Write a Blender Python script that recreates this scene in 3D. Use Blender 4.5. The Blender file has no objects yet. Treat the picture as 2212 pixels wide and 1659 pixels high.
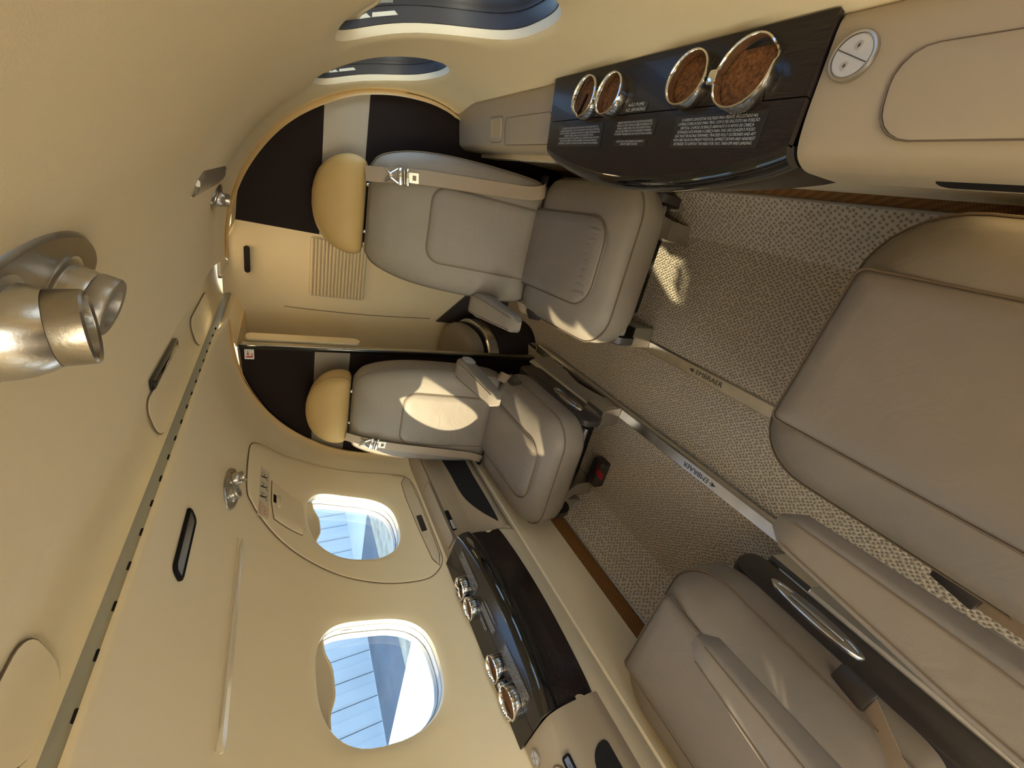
import bpy, bmesh, math, random
from mathutils import Vector as V, Matrix

random.seed(7)
sc = bpy.context.scene
COL = sc.collection

# ------------------------------------------------------------------ camera
FPX = 829.0
cam_d = bpy.data.cameras.new('camera')
cam = bpy.data.objects.new('camera', cam_d)
COL.objects.link(cam)
cam_d.sensor_fit = 'HORIZONTAL'
cam_d.sensor_width = 36.0
cam_d.lens = FPX / 2212.0 * 36.0
cam_d.clip_start = 0.01
cam_d.clip_end = 500.0
CAMPOS = V((0.457, 0.0, 1.15))
_p = math.atan(500.0 / FPX)                       # pitch down
_Z = V((0, math.cos(_p), -math.sin(_p)))          # world up in (right, up, forward)
_d = V((507.5, 500.0, FPX)).normalized()          # cabin axis in (right, up, forward)
_Y = (_d - _Z * _d.dot(_Z)).normalized()
_X = _Y.cross(_Z)
if _X[0] < 0:
    _X = -_X
r_w = V((_X[0], _Y[0], _Z[0])); u_w = V((_X[1], _Y[1], _Z[1])); f_w = V((_X[2], _Y[2], _Z[2]))
# the phone was held on its side: picture-right is down, picture-up is to the right
cx, cy, cz = -u_w, r_w, -f_w
cam.matrix_world = Matrix(((cx[0], cy[0], cz[0], CAMPOS[0]), (cx[1], cy[1], cz[1], CAMPOS[1]),
                           (cx[2], cy[2], cz[2], CAMPOS[2]), (0, 0, 0, 1)))
sc.camera = cam

# ------------------------------------------------------------------ world, sun, exposure
SUN_DIR = V((1.0, 1.60, -0.76)).normalized()
SUN_STRENGTH = 3.7
SKY_STRENGTH = 9.5
EXPOSURE = 1.92
FILL_DOME = 0.6; LAV_LAMP = 0.17; FILL_UP = 3.2  # forward dome and uplight are added fill; the lavatory has its own lamp
world = bpy.data.worlds.new('sky'); sc.world = world
world.use_nodes = True
wn = world.node_tree
sky = wn.nodes.new('ShaderNodeTexSky')
sky.sky_type = 'HOSEK_WILKIE'
sky.sun_direction = -SUN_DIR
sky.turbidity = 3.5
sky.ground_albedo = 0.35
wn.links.new(sky.outputs[0], wn.nodes['Background'].inputs[0])
wn.nodes['Background'].inputs[1].default_value = SKY_STRENGTH
sun_d = bpy.data.lights.new('sun', 'SUN'); sun = bpy.data.objects.new('sun', sun_d); COL.objects.link(sun)
sun_d.energy = SUN_STRENGTH; sun_d.angle = math.radians(0.55); sun_d.color = (1.0, 0.85, 0.56)
sun.rotation_euler = SUN_DIR.to_track_quat('-Z', 'Y').to_euler()
sun.location = (-6, -6, 6)
vs = sc.view_settings
vs.view_transform = 'Standard'; vs.look = 'None'; vs.gamma = 1.0; vs.use_curve_mapping = False
vs.exposure = EXPOSURE
sc.cycles.caustics_reflective = False; sc.cycles.caustics_refractive = False
sc.cycles.max_bounces = 14
sc.cycles.diffuse_bounces = 8
sc.cycles.transparent_max_bounces = 16

# ------------------------------------------------------------------ materials
MATS = {}
def mat(name, col, rough=0.5, metal=0.0, noise=None, bump=None, spec=0.5, coat=0.0, aniso=0.0, emit=None):
    """noise = (scale, amount) mottling; bump = (scale, strength)"""
    m = bpy.data.materials.new(name); m.use_nodes = True
    nt = m.node_tree; b = nt.nodes['Principled BSDF']
    b.inputs['Base Color'].default_value = (*col, 1); b.inputs['Roughness'].default_value = rough
    b.inputs['Metallic'].default_value = metal; b.inputs['Specular IOR Level'].default_value = spec
    b.inputs['Coat Weight'].default_value = coat; b.inputs['Coat Roughness'].default_value = 0.05
    if emit:
        b.inputs['Emission Color'].default_value = (*col, 1); b.inputs['Emission Strength'].default_value = emit
    tc = nt.nodes.new('ShaderNodeTexCoord')
    if noise:
        n = nt.nodes.new('ShaderNodeTexNoise'); n.inputs['Scale'].default_value = noise[0]; n.inputs['Detail'].default_value = 4
        nt.links.new(tc.outputs['Object'], n.inputs['Vector'])
        r = nt.nodes.new('ShaderNodeMapRange'); r.inputs[1].default_value = 0.3; r.inputs[2].default_value = 0.7
        r.inputs[3].default_value = 1 - noise[1]; r.inputs[4].default_value = 1 + noise[1]
        nt.links.new(n.outputs['Fac'], r.inputs[0])
        mx = nt.nodes.new('ShaderNodeVectorMath'); mx.operation = 'SCALE'; mx.inputs[0].default_value = col
        nt.links.new(r.outputs[0], mx.inputs['Scale']); nt.links.new(mx.outputs[0], b.inputs['Base Color'])
    if bump:
        n = nt.nodes.new('ShaderNodeTexNoise'); n.inputs['Scale'].default_value = bump[0]; n.inputs['Detail'].default_value = 3
        nt.links.new(tc.outputs['Object'], n.inputs['Vector'])
        bp = nt.nodes.new('ShaderNodeBump'); bp.inputs['Strength'].default_value = bump[1]; bp.inputs['Distance'].default_value = 0.002
        nt.links.new(n.outputs['Fac'], bp.inputs['Height']); nt.links.new(bp.outputs[0], b.inputs['Normal'])
    MATS[name] = m
    return m

def leather(name, col):
    m = mat(name, col, rough=0.5, noise=(9, 0.05), spec=0.4)
    nt = m.node_tree; b = nt.nodes['Principled BSDF']
    tc = nt.nodes.new('ShaderNodeTexCoord')
    v = nt.nodes.new('ShaderNodeTexVoronoi'); v.inputs['Scale'].default_value = 420
    n = nt.nodes.new('ShaderNodeTexNoise'); n.inputs['Scale'].default_value = 16; n.inputs['Detail'].default_value = 2
    n.inputs['Distortion'].default_value = 1.2
    nt.links.new(tc.outputs['Object'], v.inputs['Vector']); nt.links.new(tc.outputs['Object'], n.inputs['Vector'])
    b1 = nt.nodes.new('ShaderNodeBump'); b1.inputs['Strength'].default_value = 0.12; b1.inputs['Distance'].default_value = 0.0006
    b2 = nt.nodes.new('ShaderNodeBump'); b2.inputs['Strength'].default_value = 0.22; b2.inputs['Distance'].default_value = 0.006
    nt.links.new(v.outputs['Distance'], b1.inputs['Height']); nt.links.new(n.outputs['Fac'], b2.inputs['Height'])
    nt.links.new(b2.outputs[0], b1.inputs['Normal']); nt.links.new(b1.outputs[0], b.inputs['Normal'])
    return m

def wood(name, col, col2, rough, spec=0.4, coat=0.15):
    m = mat(name, col, rough=rough, spec=spec, coat=coat)
    nt = m.node_tree; b = nt.nodes['Principled BSDF']
    tc = nt.nodes.new('ShaderNodeTexCoord'); mp = nt.nodes.new('ShaderNodeMapping')
    mp.inputs['Scale'].default_value = (160, 5, 160)
    n = nt.nodes.new('ShaderNodeTexNoise'); n.inputs['Scale'].default_value = 3; n.inputs['Detail'].default_value = 5
    cr = nt.nodes.new('ShaderNodeValToRGB')
    cr.color_ramp.elements[0].position = 0.35; cr.color_ramp.elements[0].color = (*col, 1)
    cr.color_ramp.elements[1].position = 0.75; cr.color_ramp.elements[1].color = (*col2, 1)
    bp = nt.nodes.new('ShaderNodeBump'); bp.inputs['Strength'].default_value = 0.10; bp.inputs['Distance'].default_value = 0.0005
    nt.links.new(tc.outputs['Object'], mp.inputs[0]); nt.links.new(mp.outputs[0], n.inputs['Vector'])
    nt.links.new(n.outputs['Fac'], cr.inputs[0]); nt.links.new(cr.outputs[0], b.inputs['Base Color'])
    nt.links.new(n.outputs['Fac'], bp.inputs['Height']); nt.links.new(bp.outputs[0], b.inputs['Normal'])
    return m

def carpet(name, col, hole, scale):
    m = mat(name, col, rough=0.95, spec=0.1)
    nt = m.node_tree; b = nt.nodes['Principled BSDF']
    tc = nt.nodes.new('ShaderNodeTexCoord'); mp = nt.nodes.new('ShaderNodeMapping')
    mp.inputs['Scale'].default_value = (scale, scale * 0.85, scale); mp.vector_type = 'POINT'; mp.inputs['Rotation'].default_value = (0, 0, math.radians(45))
    v = nt.nodes.new('ShaderNodeTexVoronoi'); v.voronoi_dimensions = '2D'; v.inputs['Scale'].default_value = 1.0; v.inputs['Randomness'].default_value = 0.42
    nt.links.new(tc.outputs['Object'], mp.inputs[0]); nt.links.new(mp.outputs[0], v.inputs['Vector'])
    cr = nt.nodes.new('ShaderNodeValToRGB')
    cr.color_ramp.elements[0].position = 0.03; cr.color_ramp.elements[0].color = (*hole, 1)
    cr.color_ramp.elements[1].position = 0.44; cr.color_ramp.elements[1].color = (*col, 1)
    nt.links.new(v.outputs['Distance'], cr.inputs[0])
    n = nt.nodes.new('ShaderNodeTexNoise'); n.inputs['Scale'].default_value = 700; n.inputs['Detail'].default_value = 2
    nt.links.new(tc.outputs['Object'], n.inputs['Vector'])
    mx = nt.nodes.new('ShaderNodeMix'); mx.data_type = 'RGBA'; mx.blend_type = 'MULTIPLY'; mx.inputs[0].default_value = 0.5
    nt.links.new(cr.outputs[0], mx.inputs[6]); nt.links.new(n.outputs['Color'], mx.inputs[7])
    gm = nt.nodes.new('ShaderNodeVectorMath'); gm.operation = 'SCALE'; gm.inputs['Scale'].default_value = 1.3
    hs = nt.nodes.new('ShaderNodeHueSaturation'); hs.inputs['Saturation'].default_value = 1.0
    nt.links.new(mx.outputs[2], gm.inputs[0]); nt.links.new(gm.outputs[0], b.inputs['Base Color'])
    ad = nt.nodes.new('ShaderNodeMath'); ad.operation = 'MULTIPLY_ADD'; ad.inputs[1].default_value = 0.35
    nt.links.new(n.outputs['Fac'], ad.inputs[0]); nt.links.new(v.outputs['Distance'], ad.inputs[2])
    bp = nt.nodes.new('ShaderNodeBump'); bp.inputs['Strength'].default_value = 0.9; bp.inputs['Distance'].default_value = 0.004
    nt.links.new(ad.outputs[0], bp.inputs['Height']); nt.links.new(bp.outputs[0], b.inputs['Normal'])
    return m

def weave(name, col, col2, scale):
    m = mat(name, col, rough=0.9, spec=0.1)
    nt = m.node_tree; b = nt.nodes['Principled BSDF']
    tc = nt.nodes.new('ShaderNodeTexCoord'); mp = nt.nodes.new('ShaderNodeMapping')
    mp.inputs['Rotation'].default_value = (0.5, 0.3, 0.8)
    ck = nt.nodes.new('ShaderNodeTexChecker'); ck.inputs['Scale'].default_value = scale
    ck.inputs['Color1'].default_value = (*col, 1); ck.inputs['Color2'].default_value = (*col2, 1)
    nt.links.new(tc.outputs['Object'], mp.inputs[0]); nt.links.new(mp.outputs[0], ck.inputs['Vector'])
    nt.links.new(ck.outputs['Color'], b.inputs['Base Color'])
    return m

def glass(name, tint=(0.93, 0.95, 0.96)):
    m = bpy.data.materials.new(name); m.use_nodes = True
    nt = m.node_tree; nt.nodes.clear()
    o = nt.nodes.new('ShaderNodeOutputMaterial'); mx = nt.nodes.new('ShaderNodeMixShader')
    t = nt.nodes.new('ShaderNodeBsdfTransparent'); t.inputs[0].default_value = (*tint, 1)
    g = nt.nodes.new('ShaderNodeBsdfGlossy'); g.inputs['Roughness'].default_value = 0.02
    lw = nt.nodes.new('ShaderNodeLayerWeight'); lw.inputs[0].default_value = 0.5      # Schlick reflectance of a thin pane
    pw = nt.nodes.new('ShaderNodeMath'); pw.operation = 'POWER'; pw.inputs[1].default_value = 5.0
    fr = nt.nodes.new('ShaderNodeMath'); fr.operation = 'MULTIPLY_ADD'; fr.inputs[1].default_value = 0.93; fr.inputs[2].default_value = 0.05
    nt.links.new(lw.outputs['Facing'], pw.inputs[0]); nt.links.new(pw.outputs[0], fr.inputs[0])
    nt.links.new(fr.outputs[0], mx.inputs[0]); nt.links.new(t.outputs[0], mx.inputs[1]); nt.links.new(g.outputs[0], mx.inputs[2])
    nt.links.new(mx.outputs[0], o.inputs[0])
    MATS[name] = m
    return m

mat('shell', (0.91, 0.785, 0.54), 0.62, noise=(2.2, 0.03), bump=(900, 0.10), spec=0.3)
mat('shell_plastic', (0.82, 0.70, 0.48), 0.42, bump=(1200, 0.06), spec=0.4)
mat('ledge_plastic', (0.42, 0.345, 0.24), 0.45, bump=(1200, 0.06), spec=0.4)
mat('shade_plastic', (0.66, 0.57, 0.41), 0.45)
leather('leather', (0.235, 0.198, 0.158))
leather('leather_insert', (0.224, 0.187, 0.149))
leather('leather_head', (0.52, 0.365, 0.15))
mat('seam', (0.16, 0.115, 0.075), 0.8)
mat('belt', (0.34, 0.255, 0.17), 0.75, bump=(600, 0.3))
carpet('carpet', (0.60, 0.52, 0.40), (0.17, 0.13, 0.09), 120)
carpet('carpet_side', (0.66, 0.58, 0.455), (0.20, 0.155, 0.115), 116)
weave('fabric_orange', (0.30, 0.145, 0.05), (0.15, 0.066, 0.02), 260)
wood('wood', (0.013, 0.009, 0.009), (0.024, 0.016, 0.015), 0.26)
wood('wood_panel', (0.016, 0.010, 0.009), (0.022, 0.014, 0.012), 0.6, 0.12, 0.0)
mat('gloss_black', (0.008, 0.008, 0.009), 0.06, coat=0.6)
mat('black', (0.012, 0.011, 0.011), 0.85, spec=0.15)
mat('felt', (0.012, 0.012, 0.013), 0.95, bump=(900, 0.5))
mat('dark_plastic', (0.035, 0.028, 0.025), 0.4)
mat('silver', (0.62, 0.60, 0.56), 0.28, metal=1.0, bump=(500, 0.05))
mat('brushed', (0.46, 0.43, 0.38), 0.30, metal=1.0, bump=(400, 0.06))
mat('track', (0.70, 0.69, 0.67), 0.27, metal=1.0, noise=(30, 0.08), bump=(60, 0.05))
mat('chrome', (0.80, 0.79, 0.77), 0.07, metal=1.0)
mat('stripe', (0.34, 0.30, 0.25), 0.45, metal=0.4)
mat('base_grey', (0.46, 0.44, 0.40), 0.36, metal=0.75)
mat('cork', (0.25, 0.105, 0.035), 0.95, noise=(220, 0.5), bump=(260, 0.8))
mat('white_plastic', (0.55, 0.55, 0.56), 0.35)
mat('ring_white', (0.46, 0.45, 0.43), 0.25)
mat('cove_grey', (0.36, 0.36, 0.31), 0.5)
mat('text_white', (0.55, 0.55, 0.55), 0.6)
mat('text_dark', (0.05, 0.045, 0.04), 0.6)
mat('text_red', (0.55, 0.05, 0.03), 0.6)
mat('placard_dark', (0.022, 0.019, 0.018), 0.22, coat=0.3)
mat('placard_cream', (0.74, 0.66, 0.48), 0.5)
mat('placard_white', (0.8, 0.8, 0.78), 0.5)
mat('red_strap', (0.45, 0.02, 0.03), 0.7)
mat('blue_label', (0.16, 0.21, 0.30), 0.5)
mat('diffuser', (0.70, 0.62, 0.46), 0.22, spec=0.6)
mat('tarmac', (0.16, 0.165, 0.175), 0.9, noise=(0.6, 0.25))
mat('apron', (0.72, 0.69, 0.63), 0.9, noise=(0.5, 0.08))
mat('dry_grass', (0.50, 0.42, 0.30), 0.95, noise=(3.0, 0.3))
mat('hangar', (0.38, 0.42, 0.455), 0.6, noise=(0.8, 0.06))
mat('aircraft_white', (0.82, 0.82, 0.81), 0.35)
mat('flap_grey', (0.52, 0.54, 0.57), 0.4)
glass('glass')

# ------------------------------------------------------------------ mesh helpers
class MB:
    def __init__(s): s.v = []; s.f = []
    def add(s, v, f):
        k = len(s.v); s.v += [tuple(p) for p in v]; s.f += [tuple(i + k for i in q) for q in f]; return s
    def build(s, name, m, parent=None, smooth=40, merge=False):
        me = bpy.data.meshes.new(name); me.from_pydata(s.v, [], s.f)
        bm = bmesh.new(); bm.from_mesh(me)
        if merge: bmesh.ops.remove_doubles(bm, verts=bm.verts, dist=1e-5)
        bmesh.ops.recalc_face_normals(bm, faces=bm.faces)
        bm.to_mesh(me); bm.free()
        me.materials.append(MATS[m])
        if smooth:
            for p in me.polygons: p.use_smooth = True
            me.set_sharp_from_angle(angle=math.radians(smooth))
        o = bpy.data.objects.new(name, me); COL.objects.link(o)
        if parent is not None: o.parent = parent
        return o

def frame(o, x, y, z=None):
    x = V(x).normalized(); y = V(y); y = (y - x * y.dot(x)).normalized(); z = x.cross(y)
    return Matrix(((x[0], y[0], z[0], o[0]), (x[1], y[1], z[1], o[1]), (x[2], y[2], z[2], o[2]), (0, 0, 0, 1)))
ID = Matrix.Identity(4)

def grid(rows, closed_u=False, closed_v=False):
    """rows: list of equal-length point lists -> verts, faces"""
    n = len(rows); m = len(rows[0]); v = [p for r in rows for p in r]; f = []
    for i in range(n - (0 if closed_v else 1)):
        for j in range(m - (0 if closed_u else 1)):
            a = i * m + j; b = i * m + (j + 1) % m; i2 = (i + 1) % n
            f.append((a, b, i2 * m + (j + 1) % m, i2 * m + j))
    return v, f

def loft(rings, cap0=True, cap1=True):
    v, f = grid(rings, closed_u=True); m = len(rings[0])
    if cap0: f.append(tuple(range(m))[::-1])
    if cap1: f.append(tuple(range(len(v) - m, len(v))))
    return v, f

def inset(poly, d):
    n = len(poly); out = []
    area = sum(poly[i][0] * poly[(i + 1) % n][1] - poly[(i + 1) % n][0] * poly[i][1] for i in range(n))
    sgn = 1 if area > 0 else -1
    for i in range(n):
        a = V(poly[i - 1]); b = V(poly[i]); c = V(poly[(i + 1) % n])
        t = (c - a)
        if t.length < 1e-9: out.append(tuple(b)); continue
        t.normalize(); nn = V((-t[1], t[0])) * sgn
        out.append(tuple(b + nn * d))
    return out

def pillow(outline, layers, M=ID, shape=None):
    """outline in (u,v), layers [(inset, w)] ; w may be callable of (u,v)"""
    rings = []
    us = [p[0] for p in outline]; vs_ = [p[1] for p in outline]
    uc, vc = (min(us) + max(us)) / 2, (min(vs_) + max(vs_)) / 2; hu, hv = (max(us) - min(us)) / 2, (max(vs_) - min(vs_)) / 2
    for d, w in layers:
        ku, kv = max(0.02, 1 - d / hu), max(0.02, 1 - d / hv)
        o = [(uc + (p[0] - uc) * ku, vc + (p[1] - vc) * kv) for p in outline] if d else outline
        rings.append([M @ V((p[0], p[1], (w(p[0], p[1]) if callable(w) else w) + (shape(p[0], p[1]) if shape else 0))) for p in o])
    v, f = grid(rings, closed_u=True); m = len(outline)
    f.append(tuple(range(m))[::-1])
    # cap with a fan to the centroid
    last = rings[-1]; c = sum(last, V((0, 0, 0))) / m; k = len(v); v.append(c); b = k - m
    f += [(b + i, b + (i + 1) % m, k) for i in range(m)]
    return v, f

def rrect(x0, x1, y0, y1, r, n=6):
    """rounded rectangle; r = single or (x1y1, x0y1, x0y0, x1y0)"""
    if not isinstance(r, (tuple, list)): r = (r,) * 4
    out = []
    for (cx_, cy_, a0, rr) in ((x1, y1, 0, r[0]), (x0, y1, 90, r[1]), (x0, y0, 180, r[2]), (x1, y0, 270, r[3])):
        sx = -1 if a0 in (0, 270) else 1; sy = -1 if a0 in (0, 90) else 1
        for i in range(n + 1):
            a = math.radians(a0 + 90 * i / n)
            out.append((cx_ + sx * rr + rr * math.cos(a), cy_ + sy * rr + rr * math.sin(a)))
    return out

def densify(poly, step):
    out = []
    for i in range(len(poly)):
        a = V(poly[i]); b = V(poly[(i + 1) % len(poly)]); n = max(1, int((b - a).length / step))
        out += [tuple(a.lerp(b, k / n)) for k in range(n)]
    return out

def catmull(pts, n=6, closed=False):
    out = []; L = len(pts); P = [V(p) for p in pts]
    rng = range(L) if closed else range(L - 1)
    for i in rng:
        p1, p2 = P[i], P[(i + 1) % L]
        p0 = P[i - 1] if (closed or i > 0) else p1 * 2 - p2
        p3 = P[(i + 2) % L] if (closed or i + 2 < L) else p2 * 2 - p1
        for k in range(n):
            t = k / n
            out.append(0.5 * ((2 * p1) + (p2 - p0) * t + (2 * p0 - 5 * p1 + 4 * p2 - p3) * t * t + (3 * p1 - p0 - 3 * p2 + p3) * t ** 3))
    if not closed: out.append(P[-1])
    return out

def bevbox(x0, x1, y0, y1, z0, z1, b=0.004, seg=2, M=ID):
    bm = bmesh.new(); bmesh.ops.create_cube(bm, size=1)
    for v in bm.verts:
        v.co = V(((x0 + x1) / 2 + v.co[0] * (x1 - x0), (y0 + y1) / 2 + v.co[1] * (y1 - y0), (z0 + z1) / 2 + v.co[2] * (z1 - z0)))
    if b: bmesh.ops.bevel(bm, geom=list(bm.edges), offset=b, segments=seg, profile=0.5, affect='EDGES')
    bm.verts.index_update()
    r = ([M @ v.co for v in bm.verts], [tuple(v.index for v in f.verts) for f in bm.faces]); bm.free()
    return r

def tube(path, r, n=8, closed=False):
    P = [V(p) for p in path]; L = len(P); rings = []; up = None
    for i in range(L):
        a = P[i - 1] if (closed or i > 0) else P[i]; b = P[(i + 1) % L] if (closed or i < L - 1) else P[i]
        t = (b - a).normalized()
        if up is None:
            up = V((0, 0, 1)) if abs(t[2]) < 0.9 else V((1, 0, 0))
        s = t.cross(up)
        if s.length < 1e-6: s = t.orthogonal()
        s.normalize(); up = s.cross(t)
        rings.append([P[i] + (s * math.cos(k * 2 * math.pi / n) + up * math.sin(k * 2 * math.pi / n)) * r for k in range(n)])
    if closed: return grid(rings, True, True)
    return loft(rings)

def lathe(prof, n=32, M=ID, cap=False):
    rings = [[M @ V((r * math.cos(2 * math.pi * k / n), r * math.sin(2 * math.pi * k / n), h)) for k in range(n)] for r, h in prof]
    return loft(rings, cap, cap)

def ribbon(path, side, width, th):
    """flat strap along path; side(i) -> unit vector across"""
    P = [V(p) for p in path]; rings = []
    for i, p in enumerate(P):
        t = (P[min(i + 1, len(P) - 1)] - P[max(i - 1, 0)]).normalized(); s = V(side(i) if callable(side) else side).normalized()
        n = t.cross(s).normalized(); w = width(i) if callable(width) else width
        rings.append([p + s * w / 2 + n * th / 2, p - s * w / 2 + n * th / 2, p - s * w / 2 - n * th / 2, p + s * w / 2 - n * th / 2])
    return loft(rings)

def prism(poly, a0, a1, M=ID):
    return loft([[M @ V((p[0], p[1], a)) for p in poly] for a in (a0, a1)])

XZ = lambda y=0: Matrix(((1, 0, 0, 0), (0, 0, 1, y), (0, 1, 0, 0), (0, 0, 0, 1)))   # (u,v,w)->(x, w+y, z)

def empty(name, loc=(0, 0, 0), rz=0.0):
    o = bpy.data.objects.new(name, None); COL.objects.link(o); o.location = loc; o.rotation_euler = (0, 0, rz)
    o.empty_display_size = 0.05
    return o
def tag(o, label, cat, group=None, kind=None):
    o['label'] = label
    if cat: o['category'] = cat
    if group: o['group'] = group
    if kind: o['kind'] = kind
    return o
def struct(o, label=None):
    o['kind'] = 'structure'
    if label: o['label'] = label
    return o

def text_mesh(name, lines, M, size, m, parent, spacing=1.15, align='CENTER', width=None, thick=0.0):
    """lettering: x axis of M = reading direction, y axis = letter up"""
    cu = bpy.data.curves.new(name, 'FONT'); cu.body = '\n'.join(lines); cu.size = size; cu.space_line = spacing
    cu.align_x = align; cu.align_y = 'CENTER'; cu.resolution_u = 2; cu.extrude = thick
    o = bpy.data.objects.new(name, cu); COL.objects.link(o)
    dg = bpy.context.evaluated_depsgraph_get(); dg.update()
    me = bpy.data.meshes.new_from_object(o.evaluated_get(dg))
    bpy.data.objects.remove(o)
    if width and len(me.vertices):
        xs = [v.co.x for v in me.vertices]; k = width / (max(xs) - min(xs))
        for v in me.vertices: v.co.x *= k
    me.transform(M); me.materials.clear(); me.materials.append(MATS[m]); me.name = name
    ob = bpy.data.objects.new(name, me); COL.objects.link(ob)
    if parent is not None: ob.parent = parent
    return ob

# ------------------------------------------------------------------ fuselage section
SEC = catmull([(0.110, 1.319), (0.20, 1.315), (0.30, 1.297), (0.40, 1.260), (0.50, 1.200), (0.58, 1.130), (0.65, 1.040),
               (0.70, 0.950), (0.735, 0.840), (0.750, 0.730), (0.746, 0.655), (0.737, 0.620), (0.735, 0.585)], 8)
SLEN = [0.0]
for a, b in zip(SEC, SEC[1:]): SLEN.append(SLEN[-1] + (b - a).length)
SMAX = SLEN[-1]
def sec(s):
    if s < 0:                                   # rounded inner lip of the valance
        a = -s / 0.006; return V((0.110 - 0.006 * math.sin(a), 1.319 + 0.006 * (1 - math.cos(a)))), V((math.sin(a), math.cos(a)))
    s = min(s, SMAX - 1e-6)
    for i in range(len(SLEN) - 1):
        if SLEN[i + 1] >= s:
            t = (s - SLEN[i]) / (SLEN[i + 1] - SLEN[i]); p = SEC[i].lerp(SEC[i + 1], t)
            a = SEC[max(i - 1, 0)]; b = SEC[min(i + 2, len(SEC) - 1)]; tt = (b - a).normalized()
            return p, V((-tt[1], tt[0]))       # point (x,z), outward normal
def s_at_z(z):
    lo, hi = 0.0, SMAX
    for _ in range(40):
        m = (lo + hi) / 2
        if sec(m)[0][1] > z: lo = m
        else: hi = m
    return lo
def s_at_x(x):
    lo, hi = 0.0, s_at_z(0.75)
    for _ in range(40):
        m = (lo + hi) / 2
        if sec(m)[0][0] < x: lo = m
        else: hi = m
    return lo
Y_BULK = 1.55
def W(side, y, s, d=0.0):
    """point on the cabin lining: side +-1, station y, girth s, d = depth outward"""
    p, n = sec(s)
    x, z = p[0] + n[0] * d, p[1] + n[1] * d
    t = min(max((y - 1.38) / 0.17, 0), 1); t = t * t * (3 - 2 * t)
    k = 1 - 0.030 * t
    return V((side * x * k, y, 0.75 + (z - 0.75) * k))
def Wn(side, s):
    n = sec(s)[1]; return V((side * n[0], 0, n[1]))

S_W0, S_W1 = s_at_z(1.135), s_at_z(0.705)          # window cell in girth
S_C = (s_at_z(1.075) + s_at_z(0.752)) / 2; S_H = (s_at_z(0.752) - s_at_z(1.075)) / 2
WY = 0.156                                          # half width of a window
def hole_pt(ang, k=1.0, n=2.7):
    c, s_ = math.cos(ang), math.sin(ang)
    return (k * WY * math.copysign(abs(c) ** (2 / n), c), k * S_H * math.copysign(abs(s_) ** (2 / n), s_))
CELL = 0.20; NSEG = 16
def rect_boundary(yc):
    pts = []
    y0, y1, s0, s1 = yc - CELL, yc + CELL, S_W0, S_W1
    for k in range(NSEG): pts.append((y0 + (y1 - y0) * k / NSEG, s0))
    for k in range(NSEG): pts.append((y1, s0 + (s1 - s0) * k / NSEG))
    for k in range(NSEG): pts.append((y1 - (y1 - y0) * k / NSEG, s1))
    for k in range(NSEG): pts.append((y0, s1 - (s1 - s0) * k / NSEG))
    return pts

def lining(side, y0, y1, centres, name):
    mb = MB()
    sA = [-0.0132, -0.0099, -0.0066, -0.0033] + [S_W0 * k / 22 for k in range(23)]; sB = [S_W0 + (S_W1 - S_W0) * k / NSEG for k in range(NSEG + 1)]
    sC = [S_W1 + (SMAX - S_W1) * k / 6 for k in range(7)]
    sall = sA + sB[1:] + sC[1:]
    edges = [y0]
    for c in sorted(centres): edges += [c - CELL, c + CELL]
    edges.append(y1)
    def block(ys, ss): mb.add(*grid([[W(side, y, s) for s in ss] for y in ys]))
    for i in range(0, len(edges), 2):
        a, b = edges[i], edges[i + 1]; n = max(2, int((b - a) / 0.025)); block([a + (b - a) * k / n for k in range(n + 1)], sall)
    for c in centres:
        ys = [c - CELL + 2 * CELL * k / NSEG for k in range(NSEG + 1)]
        block(ys, sA); block(ys, sC)
        rb = rect_boundary(c); rows = []
        hole = [hole_pt(math.atan2((s - S_C) / S_H, (y - c) / WY), 1.0) for y, s in rb]
        for k in range(7):
            t = k / 6
            rows.append([W(side, c + h[0] + (y - c - h[0]) * t, S_C + h[1] + (s - S_C - h[1]) * t, 0.006 * (1 - t) ** 6)
                         for (y, s), h in zip(rb, hole)])
        mb.add(*grid(rows, closed_u=True))
    o = mb.build(name, 'shell', merge=True, smooth=60)
    return struct(o)

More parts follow.
